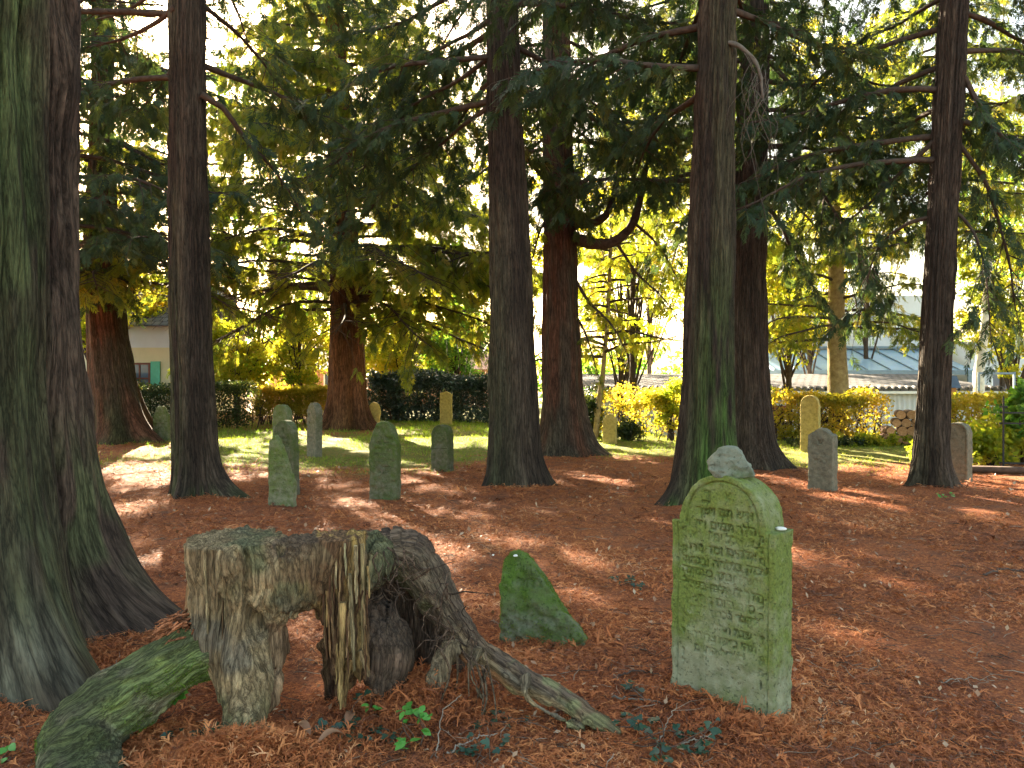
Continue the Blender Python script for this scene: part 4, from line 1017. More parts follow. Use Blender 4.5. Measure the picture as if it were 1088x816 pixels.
stone('gravestone', 'pale green pointed slab at the foot of the far left hedge', [(-.21, -.2), (.21, -.2), (.2, .62), (.05, .86), (-.1, .84), (-.21, .6)], .12, at(172, 18.8), deg(-10), .011, M['stone'], mid_text(.2, .2, .6, .1, .08, 6), .01, None, 19, .012, moss_h(-.1, .5, .5, .7))
stone('gravestone', 'small shouldered ochre gravestone on the grass before the white shed', [(-.16, -.2), (.16, -.2), (.16, .60), (.12, .62), (.09, .68), (.0, .72), (-.09, .68), (-.12, .62), (-.16, .6)], .13, at(648, 18), deg(-22), .010, M['stoneyel'], (), .004, None, 20, .01, moss_h(-.1, .5, .5, .7))
stone('gravestone', 'tall ochre arched gravestone with sunlit edge at the golden hedge', arch(.19, 1.02, 1.21, .012), .16, at(861, 16), deg(-38), .010, M['stoneyel'], (), .004, lambda U, Z, d2: .012*sm(-.03, -.04, d2), 21, .009, moss_h(-.1, .5, .3, .5))
stone('gravestone', 'grey brown gravestone with low pointed head, before the tall ochre stone', [(-.175, -.2), (.175, -.2), (.175, .77), (.15, .79), (.12, .80), (.08, .835), (.03, .862), (-.03, .862), (-.08, .835), (-.12, .80), (-.15, .79), (-.175, .77)], .19, at(874, 10.6), deg(-44), .007, M['stonegrey'], mid_text(.15, .2, .5, .1, .06, 8)+[('ש', 0, .68, .10, 1, 0)], .013, None, 22, .009, moss_h(-.1, .8, .3, .5))
stone('gravestone', 'round topped grey gravestone beside the leaning trunk at the iron railing', arch(.17, .75, .92, 0), .19, at(1018, 11.5), deg(-52), .007, M['stonegrey'], (), .005, lambda U, Z, d2: .014*sm(-.028, -.036, d2)*(Z > .12), 23, .008, moss_h(-.1, .8, .3, .5))

# rock lying on the big stone
def rock(name, label, loc, sx, sy, sz, seed, mat, rotz=0, n=26, cat='rock', group=None, facets=9, soft=.06, rg=1.0):
    r = np.random.RandomState(seed); P = nrm(r.normal(size=(facets, 3))); D = r.uniform(.62, .95, facets)
    P = np.vstack([P, [(0, 0, -1)]]); D = np.append(D, .7)
    def f(g):
        g2 = g/np.array([sx, sy, sz], np.float32); d = np.linalg.norm(g2, axis=-1)-1.0
        for k in range(len(P)): d = smax(d, g2@P[k].astype(np.float32)-D[k], soft)
        return d*min(sx, sy, sz)+.03*sz*rg*fbm(g/sx*2.2, seed, 3)+.02*sz*rg*fbm(g/sx*7, seed, 3)*(rg > 1)
    m = np.array([sx, sy, sz])*1.3; v, q = sdf_build(f, -m, m, 2.4*max(sx, sy)/n/1.2)
    v[:, 2] -= v[:, 2].min()
    return tag(obj(name, mesh_q(name, v, q, {'moss': ('POINT', 'FLOAT', .3+.3*vnoise(v*12, seed))}), mat, None, loc, rotz), label, cat, group)
def hull_rock(name, label, pts, loc, rotz, mat, seed):
    import bmesh
    bm = bmesh.new()
    for p in pts: bm.verts.new(p)
    r = bmesh.ops.convex_hull(bm, input=bm.verts)
    bmesh.ops.delete(bm, geom=[e for e in r['geom_interior'] if isinstance(e, bmesh.types.BMVert)], context='VERTS')
    bmesh.ops.triangulate(bm, faces=bm.faces)
    me = bpy.data.meshes.new('h'); bm.to_mesh(me); bm.free(); me.calc_loop_triangles()
    V = np.array([v.co for v in me.vertices]); T = np.array([t.vertices for t in me.loop_triangles]); bpy.data.meshes.remove(me)
    Nn = nrm(np.cross(V[T[:, 1]]-V[T[:, 0]], V[T[:, 2]]-V[T[:, 0]])); cc = V.mean(0); D = np.sum(Nn*V[T[:, 0]], 1); fl = np.sign(D-Nn@cc); Nn = Nn*fl[:, None]; D = D*fl
    def f(g):
        d = None
        for k in range(len(Nn)):
            e = g@Nn[k].astype(np.float32)-D[k]; d = e if d is None else smax(d, e, .004)
        return d+.006*fbm(g*16, seed, 3)+.0035*np.abs(vnoise(g*45, seed+5))+.004*vnoise(g*np.array([20, 20, 60]), seed+6)
    v, q = sdf_build(f, V.min(0)-.03, V.max(0)+.03, .003)
    return tag(obj(name, mesh_q(name, v, q, {'moss': ('POINT', 'FLOAT', .35+.4*vnoise(v*14, seed))}), mat, None, loc, rotz), label, 'rock')
hull_rock('rock', 'rough grey green rock balanced on top of the large inscribed gravestone', [(-.115, -.06, .035), (-.10, .07, .03), (.0, -.08, -.01), (.12, -.03, .0), (.125, .06, .012), (.105, -.05, .025), (-.05, .08, -.01), (-.118, -.02, .07), (-.07, -.05, .135), (-.055, .05, .14), (.01, -.055, .152), (.035, .04, .145), (.06, -.05, .10), (.075, .05, .09), (-.105, .03, .09), (-.09, -.05, .0)], (1.085, 3.735, 1.107), deg(-12), M['rock'], 5)
M['shell'] = mat_plain('white pebble', (.75, .74, .7), .05, 20, .5, .001, 60)
def pebble(label, loc, s, seed, flat=.45, group=None):
    return rock('pebble', label, loc, s, s*.75, s*flat, seed, M['shell'], seed, 16, 'pebble', group, 5)
pebble('flat white pebble on the right shoulder of the large gravestone', (1.285, 3.60, .866), .03, 3, .3)
pebble('white pebble on the tip of the mossy triangular fragment', (.022, 4.57, .507), .017, 4)
for lab, px, py in (('white pebble in the litter left of the mossy triangular fragment', 524, 592), ('tiny white pebble further back from the mossy triangular fragment', 520, 576)):
    p = WG(px, py); pebble(lab, (p[0], p[1], float(gh(p[0], p[1]))+.004), .014 if py > 590 else .011, px % 7+1, .6)
# ---------------------------------------------------------------- the old stump
def chain(rows, sub=4):
    """rows: px, py, depth, radius -> smooth list of world points and radii"""
    P = np.array([[*W(a, b, d), r] for a, b, d, r in rows]); n = (len(rows)-1)*sub+1
    return smooth_path(P, n) if len(rows) > 2 else P
CH = {
 'col':  chain([(255, 560, 3.52, .215), (254, 620, 3.51, .218), (250, 660, 3.50, .195), (262, 708, 3.42, .140), (264, 752, 3.34, .118), (255, 800, 3.26, .145)]),
 'bulge': chain([(290, 640, 3.5, .085), (298, 690, 3.46, .068), (297, 725, 3.42, .058), (284, 755, 3.38, .06)]),
 'bridge': chain([(275, 610, 3.50, .19), (320, 604, 3.52, .17), (350, 602, 3.56, .15), (392, 598, 3.66, .14)]),
 'arm': chain([(302, 640, 3.46, .10), (326, 622, 3.48, .10)], 2),
 'mid': chain([(362, 575, 3.56, .125), (364, 640, 3.55, .118), (366, 700, 3.56, .105), (360, 745, 3.58, .075), (356, 775, 3.58, .08)]),
 'thin': chain([(344, 630, 3.66, .05), (346, 680, 3.68, .042), (350, 720, 3.68, .045), (352, 760, 3.66, .05)]),
 'arch': chain([(390, 590, 3.74, .135), (425, 586, 3.80, .13), (452, 614, 3.82, .115), (477, 652, 3.80, .098), (503, 688, 3.72, .078), (545, 715, 3.62, .060), (595, 745, 3.50, .046), (640, 772, 3.40, .036), (672, 793, 3.32, .022)]),
 'bulb': chain([(398, 655, 3.70, .115), (408, 690, 3.66, .135), (410, 715, 3.66, .115)]),
 'back': chain([(440, 620, 3.98, .10), (455, 670, 4.0, .13), (475, 715, 3.95, .13)]),
 'back2': chain([(420, 600, 3.92, .12), (405, 640, 3.95, .12)], 2),
 'knob': chain([(478, 690, 3.64, .05), (466, 715, 3.62, .062), (470, 740, 3.60, .05)]),
 'leg2': chain([(508, 692, 3.62, .03), (500, 715, 3.58, .026), (512, 742, 3.55, .022)]),
 'under': chain([(560, 722, 3.52, .02), (562, 742, 3.47, .018), (600, 765, 3.42, .022), (622, 780, 3.38, .012)]),
 'foot': chain([(228, 786, 3.22, .075), (205, 806, 3.14, .05)], 2),
}
GRP = {k: k for k in CH}
BOXL, BOXH = (-2.0, 3.0, -.12), (.75, 4.25, 1.0)
def near_chain(v, names, chains):
    """nearest chain axis: arclength, perp vector, tangent"""
    best = np.full(len(v), 1e9); per = np.zeros((len(v), 3)); s0 = np.zeros(len(v)); tan = np.zeros((len(v), 3)); which = np.zeros(len(v), int); fr = np.zeros(len(v))
    for ci, nm in enumerate(names):
        P = chains[nm]; s = 0; tot = np.linalg.norm(np.diff(P[:, :3], axis=0), axis=1).sum()
        for i in range(len(P)-1):
            a, b = P[i, :3], P[i+1, :3]; ba = b-a; L = np.linalg.norm(ba)
            h = np.clip(((v-a)@ba)/(L*L), 0, 1); c = a+h[:, None]*ba; d = np.linalg.norm(v-c, axis=1)-(P[i, 3]+(P[i+1, 3]-P[i, 3])*h)
            m = d < best; best[m] = d[m]; per[m] = (v-c)[m]; s0[m] = (s+h*L)[m]; tan[m] = ba/L; which[m] = ci; fr[m] = ((s+h*L)/tot)[m]; s += L
    return s0, per, tan, which, fr
def chain_sdf(g, P, k=.02):
    d = None
    for i in range(len(P)-1):
        c = s_cap(g, P[i, :3], P[i+1, :3], P[i, 3], P[i+1, 3]); d = c if d is None else np.minimum(d, c)
    return d
def local_sdf(g, P, lo, vox, full):
    pad = .12
    a = np.maximum(((P[:, :3]-P[:, 3:4]-pad).min(0)-lo)/vox, 0).astype(int); b = (((P[:, :3]+P[:, 3:4]+pad).max(0)-lo)/vox).astype(int)+2
    sl = tuple(slice(a[i], b[i]) for i in range(3))
    return sl, chain_sdf(g[sl], P)
VOX = .0075
def stump_fn(g):
    lo = np.array(BOXL); d = np.full(g.shape[:3], .5, np.float32)
    ks = {'col': .03, 'bulge': .03, 'bridge': .07, 'arm': .07, 'mid': .03, 'thin': .02, 'arch': .04, 'bulb': .012, 'back': .05, 'back2': .05, 'knob': .025, 'leg2': .012, 'under': .012, 'foot': .04}
    for nm in CH:
        sl, dd = local_sdf(g, CH[nm], lo, VOX, d); d[sl] = smin(d[sl], dd, ks[nm])
    # vertical folds in the old wood
    gg = g; x0_ = g[..., 0]
    w = vnoise(gg*np.array([9, 9, 1.2], np.float32), 3).astype(np.float32)
    d = d+.045*vnoise(gg*np.array([5, 5, 3.5], np.float32), 23).astype(np.float32)*(np.abs(g[..., 2]-.4) < .46)*(x0_ < -.6)+.024*w*(g[..., 2] > .02)+.030*(np.clip(.10-np.abs(vnoise(gg*np.array([6.5, 6.5, .9], np.float32), 33)), 0, 1)/.10).astype(np.float32)*(x0_ < -.62)+.010*np.abs(vnoise(gg*np.array([26, 26, 3.0], np.float32), 4)).astype(np.float32)
    # the saw cut across the top: two levels
    x = g[..., 0]; cut = .845+.014*(x > -1.02)+.005*vnoise(gg*np.array([5, 5, 5], np.float32), 9).astype(np.float32)
    cut = np.where(x > -.70, .875+(x+.70)*.9, cut)
    d = smax(d, g[..., 2]-cut, .006)
    # notch and hollow in the top, opening between the legs
    nt = s_cap(g, W(318, 566, 3.70), W(322, 600, 3.66), .045, .03); d = smax(d, -nt, .012)
    nt = s_cap(g, W(300, 575, 3.40), W(296, 602, 3.40), .025, .01); d = smax(d, -nt, .02)
    nt = s_cap(g, W(336, 672, 3.3), W(336, 672, 4.0), .058, .058); nt = np.minimum(nt, s_cap(g, W(328, 735, 3.2), W(330, 730, 4.1), .066, .066))
    nt = np.minimum(nt, s_cap(g, W(333, 700, 3.2), W(333, 700, 4.1), .055, .055)); dd = nt+.012*vnoise(gg*14, 6).astype(np.float32)
    keep = ((g[..., 0]-W(318, 0, 3.5)[0]) > 0) & (g[..., 0] < W(352, 0, 3.6)[0])
    d = np.where((g[..., 1] < 3.95), smax(d, -np.minimum(dd, 9)*1.0, .02), d)
    nt = s_cap(g, W(388, 735, 3.3), W(388, 735, 3.9), .028, .028); d = np.where((g[..., 1] < 3.9) & (x < W(400, 0, 3.6)[0]), smax(d, -nt, .015), d)
    # rot cavity under the right hand arch
    nt = s_cap(g, W(452, 655, 3.72), W(452, 690, 3.78), .05, .05); d = smax(d, -(nt+.02*vnoise(gg*12, 7).astype(np.float32)), .02)
    return d
sv, sq = sdf_build(stump_fn, BOXL, BOXH, VOX)
names = list(CH)
def fibre(v, names, chains, comp=.09):
    s0, per, tan, wh, fr = near_chain(v, names, chains)
    off = np.array([3.1, 1.7, .9])
    f = per-tan*np.sum(per*tan, 1)[:, None]+ (s0*comp)[:, None]*np.array([.577, .577, .577])+wh[:, None]*off
    if comp < .15:
        vert = np.isin(wh, [names.index(x) for x in names if x in ('col', 'bulge', 'mid', 'thin', 'bulb', 'back', 'back2', 'foot', 'knob', 'arm', 'bridge')])
        f[vert] = v[vert]*np.array([1, 1, .11])+.02*vnoise(v[vert]*np.array([5., 5, 3]), 77)[:, None]
    return f, s0, wh, fr, tan
def shape_fibre(v, q, f, amp=.008, seed=0):
    n = vert_normals(v, q)
    a = 1-np.abs(vnoise(f*30, seed))*2.2; b = vnoise(f*70, seed+1)
    return v+n*(amp*(a*.8+.5*b)+amp*.5*fbm(v*12, seed+2, 2))[:, None], n
f, s0, wh, fr, tan = fibre(sv, names, CH)
flat = sv[:, 2] > .835
sn = vert_normals(sv, sq); istop = (sn[:, 2] > .55) & flat
amp = np.where(istop, .0008, np.where(np.isin(wh, [names.index('arch'), names.index('back2')]), .007, .0115))
a_ = 1-np.abs(vnoise(f*30, 40))*2.2; b_ = vnoise(f*75, 41)
sv2 = sv+sn*(amp*(a_*.8+.6*b_)+np.where(istop, .0005, .007)*fbm(sv*14, 42, 2))[:, None]
f[istop] = sv[istop]*np.array([.35, .35, .35])+9
# wood colours; undersides of arch, bridge and arm are mixed darker
def col_mix(c, t, new): return c*(1-t[:, None])+np.asarray(new)*t[:, None]
n1 = fbm(sv*5, 50, 3); n2 = fbm(f*22, 51, 2); n3 = fbm(sv*11, 52, 2)
c = np.tile(np.array((.21, .155, .085)), (len(sv), 1))
c = col_mix(c, sm(-.3, .5, n2), (.33, .25, .14))
c = col_mix(c, sm(.1, .6, n1)*.7, (.13, .12, .095))
isn = lambda *k: np.isin(wh, [names.index(x) for x in k])
m = isn('mid', 'thin').astype(float); c = col_mix(c, m*.75, (.17, .09, .045)); c = col_mix(c, m*sm(0, .55, n2)*.9, (.42, .28, .09))
brn_ = sm(W(300, 0, 3.5)[0], W(345, 0, 3.5)[0], sv[:, 0]+.03*n3)*sm(W(400, 0, 3.6)[0], W(385, 0, 3.6)[0], sv[:, 0])*sm(.82, .72, sv[:, 2]); c = col_mix(c, brn_*.7, (.13, .075, .04)); c = col_mix(c, brn_*sm(.15, .5, n2)*.6, (.36, .25, .10))
c = col_mix(c, isn('thin')*.8, (.07, .042, .028))
m = isn('bulge')*1.; c = col_mix(c, m*.5, (.2, .11, .07))
m = isn('arch').astype(float); c = col_mix(c, m*.65*(fr < .5), (.15, .12, .09)); c = col_mix(c, m*(fr > .4)*sm(.1, .6, n2+.3)*.6, (.38, .26, .13))
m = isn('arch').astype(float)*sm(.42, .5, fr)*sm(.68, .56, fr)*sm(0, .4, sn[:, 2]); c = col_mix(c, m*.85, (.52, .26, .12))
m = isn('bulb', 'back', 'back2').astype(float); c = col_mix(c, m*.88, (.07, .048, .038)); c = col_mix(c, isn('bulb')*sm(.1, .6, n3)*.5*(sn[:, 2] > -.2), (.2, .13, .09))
m = isn('knob', 'leg2').astype(float); c = col_mix(c, m*.5, (.17, .14, .10))
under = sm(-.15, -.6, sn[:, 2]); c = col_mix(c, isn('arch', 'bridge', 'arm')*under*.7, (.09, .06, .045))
# algae and moss
gr = sm(.0, .55, n1+.15)*isn('col', 'bridge', 'arm')*sm(.45, .75, sv[:, 2])*sm(-1.45, -1.2, sv[:, 0]); c = col_mix(c, gr*.5, (.115, .15, .06))
gr = sm(.25, .0, sv[:, 2]+.08*n3)*isn('col', 'foot'); c = col_mix(c, gr*.6, (.14, .2, .07))
c = col_mix(c, isn('foot')*.8, (.05, .10, .04))
gr = isn('arch')*(fr < .3)*sm(.1, .7, sn[:, 2]); c = col_mix(c, gr*.6, (.15, .18, .08))
gr = isn('arch', 'under')*(fr > .6)*sm(-.1, .4, n3); c = col_mix(c, gr*.45, (.2, .24, .10))
t = istop.astype(float); c = col_mix(c, t, (.21, .30, .16)); c = col_mix(c, t*sm(0, .5, n3)*.6, (.30, .38, .25)); c = col_mix(c, t*sm(.2, .6, n1)*.5, (.08, .13, .055))
stump = thing('tree_stump', 'old hollow sawn tree stump with arching roots and green cut top', 'tree stump', (W(360, 0, 3.6)[0], 3.6, 0))
so = np.array([W(360, 0, 3.6)[0], 3.6, 0])
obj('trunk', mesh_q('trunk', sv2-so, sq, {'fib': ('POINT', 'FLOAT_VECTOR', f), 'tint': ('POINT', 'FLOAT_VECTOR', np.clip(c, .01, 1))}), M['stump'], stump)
# the mossy buttress root
CR = {'r': chain([(240, 685, 3.48, .11), (205, 695, 3.44, .125), (168, 718, 3.38, .14), (128, 748, 3.30, .155), (94, 782, 3.22, .17), (88, 815, 3.08, .165), (105, 860, 2.95, .14), (130, 910, 2.8, .12)]),
      }
RL, RH = (-2.45, 2.7, -.25), (-1.1, 3.95, .62)
def root_fn(g):
    d = None
    for nm in CR:
        dd = chain_sdf(g, CR[nm]); d = dd if d is None else smin(d, dd, .08)
    return d+.02*vnoise(g*6., 13).astype(np.float32)+.008*vnoise(g*15., 14).astype(np.float32)
rv, rq = sdf_build(root_fn, RL, RH, .008)
f, s0, wh, fr, tan = fibre(rv, ['r'], CR, .2); rd_ = nrm(CR['r'][12, :3]-CR['r'][2, :3]); f = rv-rd_*(rv@rd_)[:, None]*.8
f = f+.02*np.stack([vnoise(rv*8, 1), vnoise(rv*8, 2), vnoise(rv*8, 3)], -1)
rv2, rn = shape_fibre(rv, rq, f, .010, 60)
n1 = fbm(rv*6, 61, 3); n2 = fbm(f*25, 62, 2)
c = np.tile(np.array((.26, .24, .15)), (len(rv), 1)); c = col_mix(c, sm(-.2, .5, n2), (.36, .34, .2))
g_ = sm(-.55, .15, n1+.35*rn[:, 2]+.3*sm(.02, .2, rv[:, 2])-.1); c = col_mix(c, g_*.75, (.11, .17, .04)); c = col_mix(c, g_*sm(.1, .5, n2)*.6, (.2, .26, .07))
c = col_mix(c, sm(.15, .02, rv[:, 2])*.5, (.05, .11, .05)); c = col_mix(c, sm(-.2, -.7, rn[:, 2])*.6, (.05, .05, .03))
ob = obj('root', mesh_q('root', rv2-so, rq, {'fib': ('POINT', 'FLOAT_VECTOR', f), 'tint': ('POINT', 'FLOAT_VECTOR', np.clip(c, .01, 1))}), M['stump'], stump); ob['label'] = 'thick mossy root bending down to the left'; moss_tufts(rv2, rq, g_*sm(-.1, .5, fbm(rv*11, 66, 3)+.3*g_)*(rn[:, 2] > -.3), 30000, .010, 2, ob, so)
# splintered slats of pale wood
def slat(a, b, w, t, seed, cols, taper=.35, n=18, label=None, name='splinter'):
    r = np.random.RandomState(seed); a = np.array(a); b = np.array(b); d = nrm(b-a); sd = nrm(np.cross(d, [0, 1, 0])); fw = np.cross(sd, d); V = []; tv = np.linspace(0, 1, n)
    w *= .55; wob = .10*w*vnoise(np.stack([tv*5, tv*0+seed, tv*0], -1), seed)
    for k, t_ in enumerate(tv):
        ww = w*(1-taper*t_)*(1+.25*vnoise(np.array([t_*9, seed, 0.]), seed)); p = a+(b-a)*t_+sd*wob[k]
        if t_ > .9: ww *= .6
        V += [p-sd*ww/2-fw*t/2, p+sd*ww/2-fw*t/2*1.1, p+sd*ww/2+fw*t/2, p-sd*ww/2+fw*t/2]
    V = np.array(V); i, j = np.meshgrid(np.arange(n-1), np.arange(4), indexing='ij'); A = i*4+j; B = i*4+(j+1) % 4
    q = np.concatenate([np.stack([A, B, B+4, A+4], -1).reshape(-1, 4), [(3, 2, 1, 0)], [(4*n-4, 4*n-3, 4*n-2, 4*n-1)]])
    V = V+.003*np.stack([vnoise(V*30, 1), vnoise(V*30, 2), vnoise(V*30, 3)], -1)
    fb = np.stack([V@sd, V@fw, (V@d)*.08], -1)
    return obj(name, mesh_q(name, V-so, q, {'fib': ('POINT', 'FLOAT_VECTOR', fb), 'tint': ('POINT', 'FLOAT_VECTOR', np.tile(cols, (len(V), 1)))}, False), M['stump'], stump)
PALE = (.5, .4, .22); YEL = (.42, .29, .12); DK = (.14, .075, .04); GW = (.32, .26, .14)
for k, (x0, y0, x1, y1, dp, w, t, cc) in enumerate([
    (206, 583, 199, 690, 3.50, .035, .02, PALE), (212, 588, 214, 680, 3.40, .022, .015, GW), (203, 600, 192, 700, 3.56, .03, .02, (.42, .26, .13)), (218, 592, 222, 690, 3.33, .018, .012, PALE),
    (364, 640, 362, 752, 3.43, .05, .03, YEL), (378, 580, 379, 640, 3.42, .028, .02, PALE), (385, 578, 386, 700, 3.46, .03, .02, (.36, .28, .14)), (350, 583, 352, 660, 3.42, .025, .02, DK),
    (372, 610, 376, 712, 3.42, .03, .02, GW), (348, 590, 347, 640, 3.46, .03, .02, (.26, .2, .12)), (357, 580, 357, 625, 3.415, .02, .015, PALE), (366, 578, 368, 612, 3.41, .016, .012, (.4, .36, .2)),
    (345, 640, 348, 700, 3.50, .035, .02, DK), (384, 690, 392, 718, 3.47, .05, .025, (.3, .22, .12)), (320, 612, 308, 655, 3.40, .03, .02, (.30, .27, .17)), (346, 582, 343, 610, 3.44, .018, .012, GW),
    (371, 700, 366, 750, 3.48, .04, .02, (.3, .19, .08)), (352, 650, 352, 700, 3.50, .03, .02, (.16, .09, .05))]):
    a = W(x0, y0, dp); b = W(x1, y1, dp+.02); slat(a, b, w, t, 500+k, cc)
rz_ = np.random.RandomState(31)
for k in range(22):
    x0 = rz_.uniform(344, 392); y0 = rz_.uniform(578, 690) if x0 > 345 else rz_.uniform(585, 640); L_ = rz_.uniform(25, 90); dp = 3.42+.05*abs(x0-362)/30
    if y0+L_ > 750: continue
    slat(W(x0, y0, dp), W(x0+rz_.normal(1, 3), y0+L_, dp+rz_.uniform(-.005, .02)), rz_.uniform(.01, .026), .012, 700+k, [PALE, YEL, DK, GW, DK, (.25, .15, .07), (.3, .2, .1)][rz_.randint(7)])
for k in range(16):
    x0 = rz_.uniform(205, 240); y0 = rz_.uniform(588, 640); L_ = rz_.uniform(30, 80); dp = 3.52-.22*math.sin((x0-203)/55*1.57)
    slat(W(x0, y0, dp-.01), W(x0+rz_.normal(0, 2), y0+L_, dp), rz_.uniform(.008, .016), .01, 800+k, [GW, (.3, .22, .12), PALE, (.2, .13, .07)][rz_.randint(4)])
# heap of red crumbling wood where the root leaves the trunk
rr = np.random.RandomState(8); Qc = Q()
for k in range(150):
    a = W(rr.normal(196, 12), rr.normal(666, 7), 3.45+rr.uniform(-.08, .1)); a[2] = max(a[2], .30); dr = nrm(np.array([rr.normal(-.7, .4), rr.normal(0, .5), rr.normal(-.35, .3)])); L = rr.uniform(.03, .12)
    v, q = tube([a, a+dr*L*.5, a+dr*L+np.array([0, 0, -.01])], [.005, .006, .002], 4); Qc.add(v-so, q, fib=v*.5, tint=np.tile(np.array((.42, .17, .08))*rr.uniform(.5, 1.3), (len(v), 1)))
o = obj('crumbled_wood', Qc.mesh('crumbled_wood', False), M['stump'], stump); tag(o, 'red crumbling wood shreds', kind='stuff')
# fine stringy roots inside the arch
Qr = Q()
for k in range(85):
    x = rr.uniform(392, 505); y = 575+max(0, (x-430))*.95+rr.uniform(0, 60); dp = rr.uniform(3.55, 3.72); a = W(x, y, dp); pts = [a]; dr = np.array([rr.normal(0, .6), rr.normal(-.1, .3), rr.normal(-.8, .4)])
    for s in range(6): dr = nrm(dr+rr.normal(0, .45, 3)); pts.append(pts[-1]+dr*rr.uniform(.015, .05))
    v, q = tube(smooth_path(pts, 14), np.linspace(rr.uniform(.002, .006), .001, 14), 5); Qr.add(v-so, q, fib=v*.4, tint=np.tile(np.array((.12, .08, .055))*rr.uniform(.4, 1.5), (len(v), 1)))
for k in range(9):
    a = W(rr.uniform(455, 520), rr.uniform(690, 715), rr.uniform(3.5, 3.62)); e = a.copy(); e[2] = .01; e[0] += rr.normal(0, .06); e[1] += rr.normal(-.05, .05)
    m_ = (a+e)/2+rr.normal(0, .03, 3); v, q = tube(smooth_path([a, m_, e], 12), np.linspace(rr.uniform(.004, .009), .003, 12), 5); Qr.add(v-so, q, fib=v*.4, tint=np.tile(np.array((.14, .10, .065))*rr.uniform(.5, 1.3), (len(v), 1)))
o = obj('fine_roots', Qr.mesh('fine_roots', True), M['stump'], stump); tag(o, kind='stuff')

# ---------------------------------------------------------------- sticks and small plants
def stick(label, pts, r0, r1, seed, col='dead', group=None, tw=3):
    r0 *= .65; r1 *= .6
    pts = np.array([(p[0], p[1], p[2]+float(gh(p[0], p[1]))) for p in pts]); base = pts[0]
    sp = smooth_path(pts, 26); sp[1:-1] += np.random.RandomState(seed).normal(0, .004, (24, 3)); r = np.random.RandomState(seed); qq = Q()
    v, q = tube(sp, np.linspace(r0, r1, 26), 7); qq.add(v-base, q)
    for k in range(tw):
        i = r.randint(6, 24); a = sp[i]; b = a+np.array([r.normal(0, .07), r.normal(0, .06), r.uniform(0, .03)]); v, q = tube([a, (a+b)/2+r.normal(0, .008, 3), b], [r1, r1*.7, r1*.4], 5); qq.add(v-base, q)
    return tag(obj('twig', qq.mesh('twig', True), M[col], None, base), label, 'twig', group)
def G2(px, py, z=.01): p = WG(px, py); return (p[0], p[1], z)
M['palestick'] = mat_plain('pale stick bark', (.27, .23, .18), .2, 12, .8, .002, 80)
M['darkstick'] = mat_plain('dark stick bark', (.09, .06, .045), .2, 12, .9, .002, 80)
stick('thin white curving twig at the foot of the huge left trunk', [G2(2, 698, .12), G2(25, 712, .07), G2(60, 735, .03), G2(125, 742, .02)], .006, .003, 1, 'palestick')
stick('pale thin branch lying in the litter below the arching root', [G2(475, 806, .015), G2(505, 792, .02), G2(530, 784, .015)], .007, .003, 2, 'palestick')
stick('upright curved pale stem rising beside the bright seedling', [G2(463, 812, .0), G2(466, 795, .04), G2(472, 780, .09), G2(490, 770, .12)], .005, .002, 3, 'palestick')
stick('dark twig in the litter left of the large gravestone', [G2(652, 724), G2(675, 719, .02), G2(700, 722)], .009, .004, 4, 'darkstick')
stick('grey stick lying between the arching root and the large gravestone', [G2(650, 745), G2(680, 750, .015), G2(708, 754)], .009, .005, 5)
stick('pale twig leaning over the ivy right of the arching root', [G2(694, 800, .0), G2(708, 780, .03), G2(720, 762, .05)], .005, .002, 6, 'palestick')
stick('pale twig pointing right from the ivy patch', [G2(722, 794), G2(745, 790, .02), G2(762, 786)], .006, .003, 7, 'palestick')
stick('thin twig standing in the litter right of the large gravestone foot', [G2(868, 780, 0), G2(872, 768, .03), G2(885, 757, .05)], .004, .002, 8, 'darkstick')
stick('long thin twig in the litter toward the lower right corner', [G2(1000, 724), G2(1030, 720, .01), G2(1056, 722)], .005, .002, 9, 'palestick')
stick('dark fallen branch at the right edge of the clearing', [G2(1045, 612), G2(1070, 610, .03), G2(1100, 613)], .015, .006, 10, 'darkstick', None, 8)
def leaf_heart(n=9):
    a = np.linspace(0, math.pi, n); return a
